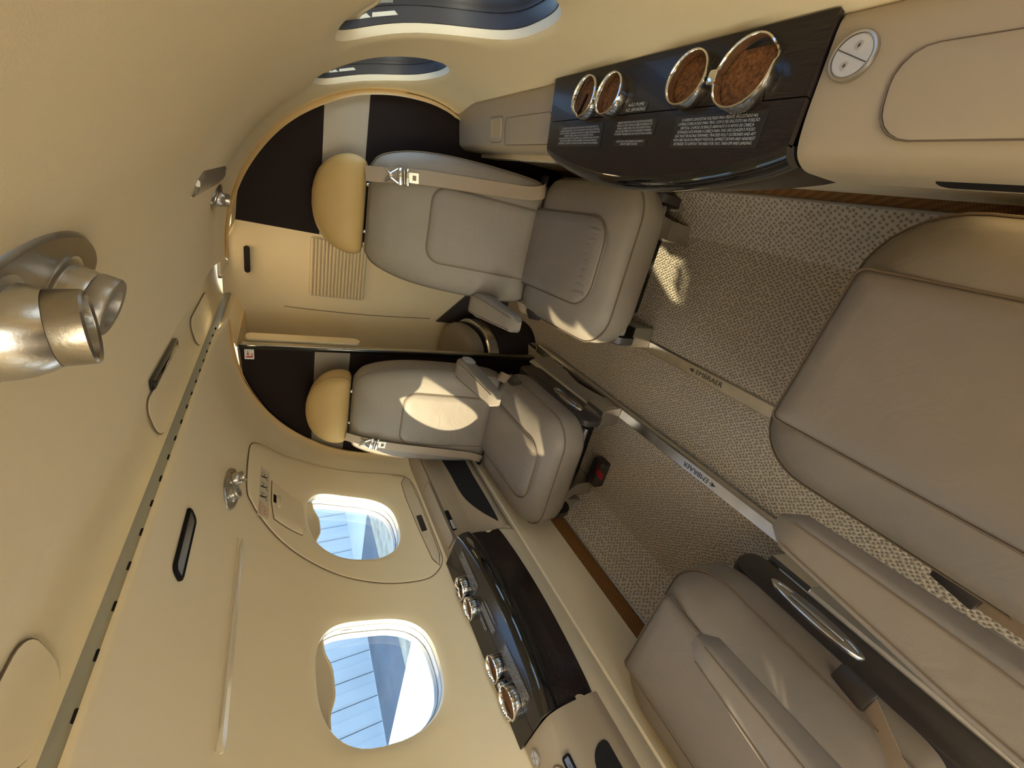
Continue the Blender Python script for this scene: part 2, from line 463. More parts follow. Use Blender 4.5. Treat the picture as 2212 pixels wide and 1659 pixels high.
def window(side, yc, idx, shade_drop=0.05, hatch=False):
    N = 72; A = [2 * math.pi * k / N for k in range(N)]
    def ring(k, d): return [W(side, yc + hole_pt(a, k)[0], S_C + hole_pt(a, k)[1], d) for a in A]
    mb = MB(); mb.add(*grid([ring(1.0, 0.006 if not hatch else 0.0), ring(0.990, 0.010), ring(0.980, 0.016), ring(0.974, 0.020)], closed_u=True))
    o = mb.build('window_%d' % idx, 'shell_plastic'); struct(o)
    mb = MB(); mb.add(*grid([ring(0.976, 0.019), ring(0.968, 0.020), ring(0.962, 0.032), ring(0.958, 0.042), ring(0.945, 0.043), ring(0.938, 0.050), ring(0.930, 0.052), ring(0.925, 0.062)], closed_u=True))
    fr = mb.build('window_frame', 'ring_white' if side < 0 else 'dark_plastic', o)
    for nm, d, kk in (('inner_pane', 0.041, 0.957), ('outer_pane', 0.060, 0.926)):
        rows = [ring(kk * t, d) for t in (1.0, 0.7, 0.4, 0.12)]
        v, f = grid(rows, closed_u=True); f.append(tuple(range(3 * N, 4 * N))); mb = MB(); mb.add(v, f)
        mb.build(nm, 'glass', o)
    # sliding shade, mostly raised, with a scalloped grip
    n = 40; top = []; bot = []
    for i in range(n + 1):
        u = -0.995 + 1.99 * i / n; y = u * 0.962
        yy = yc + y * WY
        st = S_C - S_H * 0.962 * (1 - abs(u) ** 2.7) ** (1 / 2.7)
        grip = 0.020 * math.exp(-((u - 0.05) / 0.40) ** 4)
        se = S_C - S_H * 0.97 + shade_drop + grip
        top.append((yy, st)); bot.append((yy, max(se, st)))
    mb = MB()
    fr_ = [[W(side, t[0], t[1] + (b[1] - t[1]) * k / 4, 0.030) for t, b in zip(top, bot)] for k in range(5)]
    bk_ = [[W(side, t[0], t[1] + (b[1] - t[1]) * k / 4, 0.036) for t, b in zip(top, bot)] for k in range(5)]
    mb.add(*grid(fr_ + bk_[::-1]))
    sh = mb.build('window_shade', 'shade_plastic', o)
    mb = MB(); mb.add(*tube([W(side, b[0], b[1], 0.030) for b in bot[5:-5]], 0.003, 6)); mb.build('shade_grip', 'shell_plastic', sh)
    return o

LW = [1.10, 0.575, 0.05, -0.475, -0.96]
RW = [1.325, 0.79, 0.255]
Y_FRONT = -1.32
lining(-1, Y_FRONT, Y_BULK + 0.01, LW, 'wall_left')
lining(1, -0.35, Y_BULK + 0.01, RW, 'wall_right')
k = 1
for y in LW: window(-1, y, k, 0.045 if y > 1 else (0.040 if y > -0.9 else 0.13), hatch=(y > 1)); k += 1
for y in RW: window(1, y, k, 0.06); k += 1

# ------------------------------------------------------------------ ceiling channel
mb = MB(); ys = [Y_FRONT + (2.02 - Y_FRONT) * k / 40 for k in range(41)]
prof = [(-0.122, 1.349), (-0.10, 1.358), (-0.06, 1.366), (0, 1.369), (0.06, 1.366), (0.10, 1.358), (0.122, 1.349)]
prof = [tuple(p) for p in catmull(prof, 4)]
mb.add(*grid([[V((x, y, z)) for x, z in prof] for y in ys]))
struct(mb.build('ceiling', 'shell'))
for sd, nm in ((-1, 'trim_1'), (1, 'trim_2')):
    mb = MB(); pr = [(0.122, 1.353), (0.119, 1.345), (0.118, 1.336), (0.119, 1.327), (0.14, 1.327), (0.14, 1.353)]
    mb.add(*loft([[V((sd * x, y, z)) for x, z in pr] for y in (Y_FRONT, 1.95)]))
    o = struct(mb.build(nm, 'cove_grey', smooth=25))
    if sd < 0:
        sl = MB(); sl.add(*bevbox(-0.0025, 0.0025, -0.007, 0.007, -0.0015, 0.0015, 0.001, 1)); 
        first = None
        yv = 0.22
        while yv < 1.5:
            if first is None:
                first = sl.build('vent_slot', 'black', o); q = first
            else:
                q = first.copy(); COL.objects.link(q)
            q.location = (-0.1062, yv, 1.3295); q.rotation_euler = (0, -0.7, 0)
            yv += 0.062

# black unlit handle bar and flush doors in the ceiling channel
mb = MB(); mb.add(*pillow(rrect(-0.011, 0.011, -0.115, 0.115, 0.006), [(0, 0.0), (0, -0.006), (0.003, -0.008)], Matrix.Translation((-0.012, 1.0, 1.368))))
tag(mb.build('ceiling_handle_bar', 'gloss_black'), 'slim black bar set in the centre channel of the ceiling', 'handle')
for i, (ya, yb, nm) in enumerate(((0.84, 1.14, 'oxygen_mask_door'), (1.30, 1.60, 'oxygen_mask_door'), (0.30, 0.40, 'oxygen_mask_door'))):
    ol = densify(rrect(-0.108, -0.026, ya, yb, 0.03), 0.02)
    zc = lambda x: 1.3685 - 0.0185 * (abs(x) / 0.122) ** 2
    mb = MB(); mb.add(*grid([[V((-0.067 + (p[0] + 0.067) * t, (ya + yb) / 2 + (p[1] - (ya + yb) / 2) * t, zc(-0.067 + (p[0] + 0.067) * t) - 0.003 + (0.003 if t > 0.99 else 0))) for p in ol] for t in (1.0, 0.985, 0.7, 0.4, 0.0005)], closed_u=True))
    d = mb.build(nm, 'shell')
    tag(d, ('beige flush door in the ceiling channel beside the black bar', 'beige flush door in the ceiling channel nearest the lavatory', 'beige flush door in the ceiling channel nearest the big reading lamp')[i], 'ceiling door', 'flush ceiling doors')
    mb = MB(); mb.add(*tube([V((p[0], p[1], zc(p[0]) - 0.0012)) for p in ol], 0.0011, 6, True)); mb.build('door_gap', 'seam', d)

# ------------------------------------------------------------------ floor
def plane(name, pts, m, nx=1, ny=1):
    mb = MB(); mb.add(pts, [tuple(range(len(pts)))]); return mb.build(name, m, smooth=0)
Y0, Y1 = Y_FRONT - 0.5, 2.1
AZ = -0.05
fl = struct(plane('floor', [(-0.165, Y0, AZ), (0.165, Y0, AZ), (0.165, Y1, AZ), (-0.165, Y1, AZ)], 'carpet'))
for sd in (-1, 1):
    struct(plane('floor', [(sd * 0.158, Y0, 0), (sd * 0.535, Y0, 0), (sd * 0.535, Y1, 0), (sd * 0.158, Y1, 0)], 'carpet'))
    struct(plane('floor', [(sd * 0.150, Y0, AZ), (sd * 0.150, Y0, -0.012), (sd * 0.150, Y1, -0.012), (sd * 0.150, Y1, AZ)], 'carpet'))
    nm = 'left' if sd < 0 else 'right'
    mb = MB(); mb.add(*grid([[V((sd * x, y, z)) for x, z in ((0.525, 0.0), (0.545, 0.008), (0.575, 0.036), (0.612, 0.078), (0.648, 0.122))] for y in (Y0, Y1)]))
    struct(mb.build('baseboard_%s' % nm, 'carpet_side'))
    mb = MB(); mb.add(*loft([[V((sd * x, y, z)) for x, z in ((0.640, 0.119), (0.646, 0.119), (0.654, 0.182), (0.660, 0.182), (0.66, 0.119))] for y in (Y0, Y_BULK)]))
    struct(mb.build('trim_%d' % (3 if sd < 0 else 4), 'fabric_orange', smooth=20))
    mb = MB(); mb.add(*tube([(sd * 0.642, Y0, 0.120), (sd * 0.642, Y_BULK, 0.120)], 0.003, 6)); struct(mb.build('trim_%d' % (5 if sd < 0 else 6), 'base_grey'))

# floor tracks with printed maker's name
def seat_track(sd, label):
    r = empty('seat_track', (sd * 0.143, 0.8, 0))
    mb = MB(); pr = [(-0.021, -0.02), (-0.021, 0.001), (-0.017, 0.006), (0.016, 0.0075), (0.021, 0.002), (0.021, -0.002)]
    mb.add(*loft([[V((sd * x, y, z)) for x, z in pr] for y in (-1.4, 0.74)]))
    mb.build('cover_strip', 'track', r, smooth=25)
    mb = MB(); mb.add(*bevbox(-0.0075 - 0.012, -0.0075 + 0.004, -1.4, 0.74, -0.030, -0.006, 0.001, 1, Matrix.Scale(sd, 4, (1, 0, 0)))); mb.build('edge_lip', 'brushed', r)
    # lettering
    if sd > 0: M = frame((0.0, -0.165, 0.0075), (0, -1, 0), (1, 0, 0))
    else: M = frame((0.0, -0.265, 0.0075), (0, 1, 0), (-1, 0, 0))
    text_mesh('maker_lettering', ['EMBRAER'], M, 0.022, 'text_dark', r, width=0.095)
    mb = MB()
    for s_ in (1, -1):
        mb.add([M @ V((-0.074, 0, 0)), M @ V((-0.056, s_ * 0.008, 0)), M @ V((-0.060, s_ * 0.003, 0)), M @ V((-0.062, 0, 0))], [(0, 1, 2, 3)])
    mb.add([M @ V((-0.064, 0.0012, 0)), M @ V((-0.064, -0.0012, 0)), M @ V((-0.052, -0.0012, 0)), M @ V((-0.052, 0.0012, 0))], [(0, 1, 2, 3)])
    mb.build('arrow_logo', 'text_dark', r, smooth=0)
    tag(r, label, 'seat track', 'metal floor tracks along the aisle')
seat_track(1, 'scuffed metal floor track along the aisle on the near cup-holder side')
seat_track(-1, 'metal floor track along the aisle on the side of the emergency exit')

# ------------------------------------------------------------------ lower side walls and ledges
def side_profile(name, pts, y0, y1, sd, m, parent=None, n=2, smooth=40):
    P = [tuple(p) for p in pts]; mb = MB()
    mb.add(*loft([[V((sd * x, y0 + (y1 - y0) * k / n, z)) for x, z in P] for k in range(n + 1)]))
    return mb.build(name, m, parent, smooth=smooth)
# below the ledges
for sd in (-1, 1):
    pts = [(0.652, 0.178), (0.640, 0.345), (0.637, 0.356), (0.642, 0.362), (0.637, 0.368), (0.618, 0.44), (0.61, 0.50), (0.74, 0.50), (0.74, 0.178)]
    struct(side_profile('wall_%s' % ('left' if sd < 0 else 'right'), pts, Y_FRONT, Y_BULK if sd > 0 else 0.868, sd, 'shell_plastic', smooth=30))
    if sd < 0:
        low = [(0.652, 0.178), (0.640, 0.345), (0.637, 0.356), (0.642, 0.362), (0.638, 0.368), (0.636, 0.374), (0.74, 0.374), (0.74, 0.178)]
        struct(side_profile('wall_left', low, 0.868, Y_BULK, sd, 'shell_plastic', smooth=30))

def rounded(pts, r=0.01, n=4):
    """round the corners of an open 2D polyline"""
    out = [V(pts[0])]
    for a, b, c in zip(pts, pts[1:], pts[2:]):
        a, b, c = V(a), V(b), V(c); d1 = (a - b); d2 = (c - b)
        rr = min(r, d1.length * 0.45, d2.length * 0.45); p = b + d1.normalized() * rr; q = b + d2.normalized() * rr
        for k in range(n + 1):
            t = k / n; out.append((p * (1 - t) ** 2 + b * 2 * t * (1 - t) + q * t * t))
    out.append(V(pts[-1])); return [tuple(p) for p in out]

def cup(parent, x, y, z, r, notch=None, dark=False, h=0.020):
    M = Matrix.Translation((x, y, z))
    n = 40; prof = [(r - 0.001, -0.004), (r, 0.0), (r, h - 0.003), (r - 0.001, h), (r - 0.003, h + 0.0005), (r - 0.0045, h - 0.002), (r - 0.005, 0.0)]
    rings = []
    for rr, hh in prof:
        ring = []
        for k in range(n):
            a = 2 * math.pi * k / n; dz = 0.0
            if notch is not None:
                da = abs((a - notch + math.pi) % (2 * math.pi) - math.pi)
                if da < 0.45: dz = -0.010 * (0.5 + 0.5 * math.cos(da / 0.45 * math.pi))
            ring.append(M @ V((rr * math.cos(a), rr * math.sin(a), max(hh + (dz if hh > 0.01 else 0), -0.004))))
        rings.append(ring)
    mb = MB(); mb.add(*loft(rings, False, False)); c = mb.build('cup_holder', 'chrome', parent)
    mb = MB(); mb.add(*lathe([(0.0005, 0.0045), (r - 0.0052, 0.0045), (r - 0.0052, -0.003)], 32, M)); mb.build('cork_liner', 'cork', c)
    if dark:
        mb = MB(); mb.add(*bevbox(-0.004, 0.004, -r * 0.45, r * 0.45, 0.0045, 0.0060, 0.0005, 1, M @ Matrix.Translation((-r * 0.2, r * 0.35, 0)) @ Matrix.Rotation(1.2, 4, 'Z'))); mb.build('cork_slot', 'black', c)
    return c

TXT_C = ['O ASSENTO DEVE ESTAR VOLTADO PARA FRENTE, ENCOSTADO NA', 'LATERAL E DESLOCADO PARA TR\u00c1S, COM O SEU ENCOSTO NA POSI\u00c7\u00c3O',
         'VERTICAL, O APOIO DE BRA\u00c7O ABAIXADO E O APOIO DE CABE\u00c7A', 'ESTENDIDO AT\u00c9 APOIAR A CABE\u00c7A PARA TAXI, DECOLAGEM E POUSO',
         'SEAT MUST BE FACING FORWARD, TRACKED FULLY OUTBOARD AND AFT', 'WITH SEAT BACK IN UPRIGHT POSITION, ARMREST DOWN AND HEADREST', 'EXTENDED TO SUPPORT THE HEAD FOR TAXI, TAKE-OFF AND LANDING']
TXT_A = ['O ASSENTO DEVE ESTAR VOLTADO PARA TR\u00c1S, ENCOSTADO NA', 'LATERAL E DESLOCADO, COM O SEU ENCOSTO NA POSI\u00c7\u00c3O VERTICAL,',
         'O APOIO DE BRA\u00c7O ABAIXADO E O APOIO DE CABE\u00c7A ESTENDIDO AT\u00c9', 'APOIAR A CABE\u00c7A PARA TAXI, DECOLAGEM E POUSO',
         'SEAT MUST BE FACING AFT, TRACKED FULLY OUTBOARD AND AFT WITH', 'SEAT BACK IN UPRIGHT POSITION, ARMREST DOWN AND HEADREST', 'EXTENDED TO SUPPORT THE HEAD FOR TAXI, TAKE-OFF AND LANDING']
TXT_B = ['ASSENTO DEVE ESTAR COM O ENCOSTO NA POSI\u00c7\u00c3O', 'VERTICAL E COM O APOIO DE CABE\u00c7A ESTENDIDO AT\u00c9', 'APOIAR A CABE\u00c7A PARA TAXI, DECOLAGEM E POUSO',
         'SEAT MUST BE UPRIGHT WITH THE HEADREST EXTENDED', 'TO SUPPORT THE HEAD FOR TAXI TAKE-OFF AND LANDING']
TXT_D = ['COLETE SALVA-VIDAS DEBAIXO DO ASSENTO', 'LIFE VEST UNDER YOUR SEAT']

def side_table(sd, y0, y1, cups, label):
    ym = (y0 + y1) / 2; r = empty('side_table', (sd * 0.66, ym, 0.45))
    L = r.matrix_basis.inverted()
    def loc(x, y, z): return V((sd * x - sd * 0.66, y - ym, z - 0.45))
    ny = 24; ys = [y0 + (y1 - y0) * k / ny for k in range(ny + 1)]
    def xin(y): u = (y - y0) / (y1 - y0); return 0.611 - 0.046 * math.sin(math.pi * u) ** 0.75
    zt = lambda x: 0.614 + (x - 0.611) * 0.15
    # two veneered top leaves split by a fine joint
    for nm, xa, xb in (('top_leaf', 0.7375, 0.6605), ('top_leaf', 0.6590, None)):
        rows = []
        for y in ys:
            b = xb if xb else xin(y)
            rows.append([loc(xa, y, zt(xa) - 0.010), loc(xa, y, zt(xa)), loc((xa + b) / 2, y, zt((xa + b) / 2)), loc(b, y, zt(b)), loc(b, y, zt(b) - 0.010)])
        mb = MB(); mb.add(*loft(rows)); mb.build(nm, 'wood', r, smooth=30)
    # glossy bullnose
    rows = []
    for y in ys:
        x = xin(y)
        rows.append([loc(x + 0.003, y, 0.600), loc(x + 0.001, y, zt(x) + 0.0004), loc(x - 0.006, y, zt(x) - 0.002), loc(x - 0.013, y, zt(x) - 0.010), loc(x - 0.017, y, zt(x) - 0.023),
                     loc(x - 0.016, y, zt(x) - 0.037), loc(x - 0.012, y, zt(x) - 0.048), loc(x - 0.006, y, zt(x) - 0.052), loc(x + 0.012, y, zt(x) - 0.052)])
    mb = MB(); mb.add(*loft(rows)); mb.build('gloss_edge', 'gloss_black', r)
    # curved front panel
    rows = []
    for y in ys:
        x = xin(y); u = math.sin(math.pi * (y - y0) / (y1 - y0)) ** 0.75
        rows.append([loc(x - 0.008 + 0.003, y, 0.5615), loc(x - 0.004, y, 0.53), loc(x + 0.004, y, 0.49), loc(0.612 - 0.030 * u, y, 0.448), loc(0.640, y, 0.446), loc(0.66, y, 0.5615)])
    mb = MB(); mb.add(*loft(rows)); mb.build('front_panel', 'wood', r)
    mb = MB(); mb.add(*loft([[loc(0.735, y, 0.60), loc(0.62, y, 0.588), loc(0.625, y, 0.46), loc(0.735, y, 0.46)] for y in (y0 + 0.002, y1 - 0.002)])); mb.build('carcass', 'black', r, smooth=0)
    for (x, y, rr, notch, dk) in cups:
        p = loc(x, y, zt(x)); cup(r, p[0], p[1], p[2], rr, notch, dk)
    # clip between the two larger cups
    (xa, ya, ra, _, _), (xb, yb, rb, _, _) = cups[2], cups[3]
    p = loc((xa + xb) / 2 - 0.004, (ya + yb) / 2 + (ra - rb) * 0.5, zt(xa) + 0.010)
    mb = MB(); mb.add(*bevbox(-0.009, 0.009, -0.007, 0.007, -0.010, 0.012, 0.003, 2, Matrix.Translation(p))); mb.build('cup_clip', 'chrome', r)
    # placards
    def plac(yc, xc, ln, w, lines, size, base=True, wd=None):
        # reading direction: towards -y on the right side, towards +y on the left side, letters' tops outboard
        rd = (0, -1, 0) if sd > 0 else (0, 1, 0); up = (sd, 0, 0.15)
        M = frame(loc(xc, yc, zt(xc) + 0.0009), rd, up)
        pl = None
        if base:
            mb = MB(); mb.add(*pillow(rrect(-ln / 2, ln / 2, -w / 2, w / 2, 0.003, 3), [(0, -0.0008), (0, 0)], M)); pl = mb.build('placard', 'placard_dark', r, smooth=0)
        text_mesh('placard_lettering', lines, M @ Matrix.Translation((0, 0, 0.0004)), size, 'text_white', pl or r, 1.0, width=wd)
    s0 = y1 - 0.905 if sd > 0 else y0 - 0.295     # shift against the right-hand table
    base = 0.0 if sd > 0 else -0.042
    plac(0.785 + base, 0.631, 0.155, 0.040, TXT_A, 0.0046, wd=0.140)
    plac(0.623 + base, 0.6385, 0.105, 0.0235, TXT_B, 0.0044, wd=0.095)
    plac(0.626 + base, 0.6165, 0.085, 0.0115, TXT_D, 0.0042, wd=0.070)
    plac(0.455 + base, 0.629, 0.150, 0.043, TXT_C, 0.0052, wd=0.138)
    plac(0.628 + base, 0.6675 + 0.001, 0.055, 0.0125, ['N\u00c3O FUME', 'NO SMOKING'], 0.0072, wd=0.048)
    tag(r, label, 'side table', 'dark wood side ledges with cup holders')
    return r
side_table(1, 0.340, 0.905, [(0.690, 0.765, 0.036, 2.6, True), (0.688, 0.690, 0.034, None, False), (0.691, 0.515, 0.0355, None, False), (0.687, 0.424, 0.0415, -1.1, False)],
           'dark wood side ledge with cork cup holders, the near one with readable placards')
side_table(-1, 0.295, 0.868, [(0.690, 0.728, 0.036, 2.6, True), (0.688, 0.653, 0.034, None, False), (0.691, 0.470, 0.0355, None, False), (0.687, 0.380, 0.0415, -2.1, False)],
           'dark wood side ledge with cork cup holders below the bright window beside the exit')

# beige ledges fore and aft of the tables
def ledge(sd, y0, y1, label, kind):
    xm, ym = sd * 0.66, (y0 + y1) / 2
    r = empty('side_ledge', (xm, ym, 0.45))
    def loc(x, y, z): return V((sd * x - xm, y - ym, z - 0.45))
    if kind == 'step':      # aft left: upper shelf with lid, groove, lower tray
        pts = rounded([(0.74, 0.47), (0.74, 0.624), (0.672, 0.606), (0.652, 0.592), (0.651, 0.518), (0.604, 0.418), (0.610, 0.402), (0.636, 0.376), (0.70, 0.376)], 0.008)
    elif kind == 'near':
        pts = rounded([(0.74, 0.47), (0.74, 0.628), (0.64, 0.608), (0.606, 0.594), (0.596, 0.56), (0.606, 0.46), (0.62, 0.43)], 0.022)
    else:
        pts = rounded([(0.74, 0.47), (0.74, 0.622), (0.66, 0.606), (0.622, 0.598), (0.612, 0.575), (0.622, 0.50), (0.64, 0.43)], 0.014)
    bend = lambda x, y: x
    mb = MB(); mb.add(*loft([[loc(bend(x, y0 + (y1 - y0) * k / 12), y0 + (y1 - y0) * k / 12, z) for x, z in pts] for k in range(13)]))
    mb.build('body', 'ledge_plastic', r, smooth=35)
    tag(r, label, 'side ledge', 'beige side ledges')
    return r, loc
def flush_panel(r, loc, sd, name, ya, yb, xa, xb, zf, m='ledge_plastic', rad=0.02, h=0.002, gap=True, skew=0.0):
    ol = densify(rrect(min(xa, xb), max(xa, xb), ya, yb, rad, 5), 0.03)
    mb = MB(); xc, yc = (xa + xb) / 2, (ya + yb) / 2
    def pt(p, t, dz): x = xc + (p[0] - xc) * t; y = yc + (p[1] - yc) * t; return loc(x, y + skew * (x - xc), zf(x) + dz)
    mb.add(*grid([[pt(p, 1, -0.003) for p in ol], [pt(p, 1, h * 0.7) for p in ol], [pt(p, 0.975, h) for p in ol], [pt(p, 0.5, h) for p in ol], [pt(p, 0.0005, h) for p in ol]], closed_u=True))
    o = mb.build(name, m, r)
    if gap:
        mb = MB(); mb.add(*tube([pt(p, 1.01, 0.0002) for p in ol], 0.0013, 5, True)); mb.build('panel_gap', 'seam', o)
    return o
def round_switch(r, loc, sd, x, y, z, rad, tilt=0.18):
    M = frame(loc(x, y, z), (0, -1, 0), (sd, 0, tilt)) if sd > 0 else frame(loc(x, y, z), (0, 1, 0), (sd, 0, tilt))
    mb = MB(); mb.add(*lathe([(rad * 1.0, -0.002), (rad, 0.002), (rad * 0.96, 0.004), (rad * 0.86, 0.0042), (rad * 0.84, 0.0026), (0.0005, 0.0026)], 40, M)); s = mb.build('light_switch', 'silver', r)
    mb = MB(); mb.add(*lathe([(rad * 0.82, 0.0028), (rad * 0.80, 0.0036), (0.0005, 0.0036)], 40, M)); mb.build('button_face', 'white_plastic', s)
    mb = MB(); mb.add(*bevbox(-rad * 0.02, rad * 0.02, -rad * 0.78, rad * 0.78, 0.0036, 0.0042, 0, 1, M @ Matrix.Rotation(1.15, 4, 'Z'))); mb.build('divider', 'text_dark', s, smooth=0)
    for a in (1, -1):
        Mc = M @ Matrix.Rotation(1.15, 4, 'Z') @ Matrix.Translation((a * rad * 0.40, 0, 0.0037))
        mb = MB(); mb.add(*lathe([(rad * 0.19, 0), (rad * 0.17, 0.0005), (0.0004, 0.0005)], 20, Mc)); mb.build('icon_disc', 'ring_white', s)
        mb = MB(); mb.add([Mc @ V(p) for p in ((-rad * 0.1, 0, 0.0008), (0, rad * 0.07, 0.0008), (rad * 0.11, rad * 0.02, 0.0008), (0, -rad * 0.06, 0.0008))], [(0, 1, 2, 3)]); mb.build('lamp_icon', 'text_dark', s, smooth=0)
    return s

zt_ = lambda x: 0.608 + (x - 0.64) * 0.20
zt_f = lambda x: 0.606 + (x - 0.66) * 0.20
# right, near the camera
r, loc = ledge(1, -0.36, 0.338, 'beige side ledge beside the near seat cushion with a round silver switch', 'near')
flush_panel(r, loc, 1, 'storage_lid', -0.16, 0.262, 0.618, 0.694, zt_, rad=0.03, skew=0.15)
round_switch(r, loc, 1, 0.694, 0.310, zt_(0.694) + 0.001, 0.0225)
mb = MB(); mb.add(*pillow(densify(rrect(-0.212, 0.30, -0.014, 0.014, (0.004, 0.013, 0.013, 0.004), 5), 0.03), [(0, -0.004), (0, 0.0012)], frame(loc(0.5995, 0, 0.525), (0, -1, 0), (0.1, 0, 1)))); mb.build('pocket_slot', 'black', r)
# right, aft
r, loc = ledge(1, 0.907, 1.535, 'beige side ledge with grille and lid running from the near cup-holder table to the bulkhead', 'plain')
flush_panel(r, loc, 1, 'storage_lid', 0.925, 1.165, 0.622, 0.684, zt_f, rad=0.012)
g = flush_panel(r, loc, 1, 'air_grille', 1.185, 1.265, 0.630, 0.690, zt_f, rad=0.010)
for i in range(14):
    y = 1.192 + i * 0.0052
    mb = MB(); mb.add(*tube([loc(0.640, y, zt_f(0.640) + 0.003), loc(0.684, y, zt_f(0.684) + 0.003)], 0.0012, 5)); mb.build('grille_rib', 'ledge_plastic', g)
# left, near
r, loc = ledge(-1, -1.10, 0.293, 'beige side ledge below the window nearest the camera, with a small round switch', 'near')
round_switch(r, loc, -1, 0.700, 0.258, zt_(0.700) + 0.001, 0.0165)
flush_panel(r, loc, -1, 'storage_lid', -0.12, 0.215, 0.624, 0.680, zt_, rad=0.03)
M = frame(loc(0.6065, 0.165, 0.5975), (0, 1, 0), (-1 * 0.5, 0, 0.35))
mb = MB(); mb.add(*pillow(rrect(-0.05, 0.05, -0.011, 0.011, 0.007), [(0, -0.003), (0, 0.0015)], M)); sk = mb.build('socket_recess', 'black', r)
mb = MB(); mb.add(*pillow(rrect(-0.046, 0.044, -0.007, 0.005, 0.002), [(0, 0), (0, 0.0022)], M)); mb.build('socket_label', 'blue_label', sk)
text_mesh('socket_lettering', ['NON'], M @ Matrix.Translation((0.02, -0.001, 0.0026)), 0.010, 'text_dark', sk)
mb = MB(); mb.add(*pillow(densify(rrect(-0.62, 0.20, -0.030, 0.034, (0.05, 0.004, 0.004, 0.012), 6), 0.03), [(0, -0.004), (0, 0.0015)], frame(loc(0.600, 0, 0.515), (0, 1, 0), (0.06, 0, 1)))); mb.build('pocket_panel', 'felt', r)
# left, aft
r, loc = ledge(-1, 0.870, 1.535, 'beige stepped side ledge below the emergency exit with a black tray', 'step')
flush_panel(r, loc, -1, 'storage_lid', 0.905, 1.225, 0.660, 0.712, lambda x: 0.6065 + (x - 0.672) * 0.26, rad=0.014)
M = frame(loc(0.6265, 0.875, 0.467), (0, 1, 0), (-0.049, 0, 0.102))
to = [tuple(p) for p in catmull([(0.030, -0.040), (0.12, -0.044), (0.30, -0.044), (0.56, -0.044), (0.56, 0.040), (0.36, 0.040), (0.24, 0.038), (0.17, 0.026), (0.10, 0.000), (0.045, -0.028)], 4, True)]
mb = MB(); mb.add(*pillow(to, [(0, -0.003), (0, 0.0015), (0.002, 0.002)], M)); t = mb.build('tray_mat', 'felt', r)
for yy, xx in ((0.065, -0.030), (0.28, 0.022)):
    mb = MB(); mb.add(*lathe([(0.0035, 0.002), (0.003, 0.0035), (0.0004, 0.0038)], 14, M @ Matrix.Translation((yy, xx, 0)))); mb.build('screw', 'dark_plastic', t)
mb = MB(); mb.add(*tube([loc(0.655, 0.875, 0.5985), loc(0.655, 1.5, 0.5985)], 0.0018, 6)); mb.build('lid_gap', 'seam', r)
mb = MB(); mb.add(*bevbox(-0.004, 0.004, -0.05, 0.05, -0.008, 0.008, 0.003, 2, Matrix.Translation(loc(0.651, 0.985, 0.590)))); gp = mb.build('lid_catch', 'black', r)
mb = MB(); mb.add(*bevbox(-0.003, 0.003, -0.022, 0.022, -0.006, 0.006, 0.002, 2, Matrix.Translation(loc(0.648, 0.960, 0.590)))); mb.build('catch_tab', 'ring_white', gp)

# ------------------------------------------------------------------ emergency exit hatch (left wall, aft window)
def wall_frame(side, y, s, d=0.0):
    """x axis = reading direction along the wall, y axis = up the wall, z axis = into the cabin"""
    n = -Wn(side, s); rd = V((0, 1, 0)) if side < 0 else V((0, -1, 0))
    up = n.cross(rd)
    return frame(W(side, y, s, d), rd, up)
ex = empty('exit_hatch', (-0.70, 1.10, 0.62))
EL = V((-0.70, 1.10, 0.62))
pts = [(1.06, 1.236), (1.20, 1.240), (1.292, 1.234), (1.345, 1.195), (1.385, 1.10), (1.41, 0.98), (1.415, 0.86), (1.405, 0.74), (1.375, 0.665), (1.30, 0.637), (1.18, 0.634), (1.05, 0.634),
       (0.94, 0.634), (0.885, 0.640), (0.850, 0.672), (0.836, 0.72), (0.843, 0.826), (0.862, 0.93), (0.892, 1.036), (0.935, 1.13), (0.985, 1.195), (1.02, 1.222)]
pts = [(y, s_at_z(z)) for y, z in pts]
cl = catmull(pts, 5, True)
rows = []
for d, t in ((0.004, 1.0), (-0.002, 1.0), (-0.0055, 0.985), (-0.006, 0.9), (-0.006, 0.7), (-0.006, 0.45), (-0.006, 0.2), (-0.0055, 0.04), (-0.002, 0.0), (0.008, -0.004)):
    row = []
    for p in cl:
        a = math.atan2((p[1] - S_C) / S_H, (p[0] - 1.10) / WY); h = hole_pt(a, 0.995)
        hy, hs = 1.10 + h[0], S_C + h[1]
        row.append(W(-1, hy + (p[0] - hy) * t, hs + (p[1] - hs) * t, d) - EL)
    rows.append(row)
mb = MB(); mb.add(*grid(rows, closed_u=True)); mb.build('hatch_panel', 'shell', ex, smooth=50)
mb = MB(); mb.add(*tube([W(-1, p[0], p[1], -0.002) - EL for p in cl], 0.0019, 6, True)); mb.build('hatch_gap', 'seam', ex)
# release handle cover
hc = [(1.176, 1.180), (1.143, 1.093), (1.10, 1.089), (1.03, 1.090), (0.998, 1.096), (1.005, 1.14), (1.014, 1.172), (1.08, 1.180)]
hc = densify([(p[0], s_at_z(p[1])) for p in hc], 0.012)
cy_, cs_ = 1.085, s_at_z(1.135)
mb = MB(); mb.add(*grid([[W(-1, cy_ + (p[0] - cy_) * t, cs_ + (p[1] - cs_) * t, d) - EL for p in hc] for d, t in ((0.0, 1.0), (-0.010, 1.0), (-0.012, 0.97), (-0.0125, 0.6), (-0.0125, 0.0005))], closed_u=True))
co = mb.build('handle_cover', 'shell_plastic', ex)
mb = MB(); mb.add(*tube([W(-1, cy_ + (p[0] - cy_) * 1.01, cs_ + (p[1] - cs_) * 1.01, -0.0065) - EL for p in hc], 0.0021, 6, True)); mb.build('cover_gap', 'seam', co)
Mf = wall_frame(-1, 1.093, s_at_z(1.176), -0.0125); Mf.translation -= EL
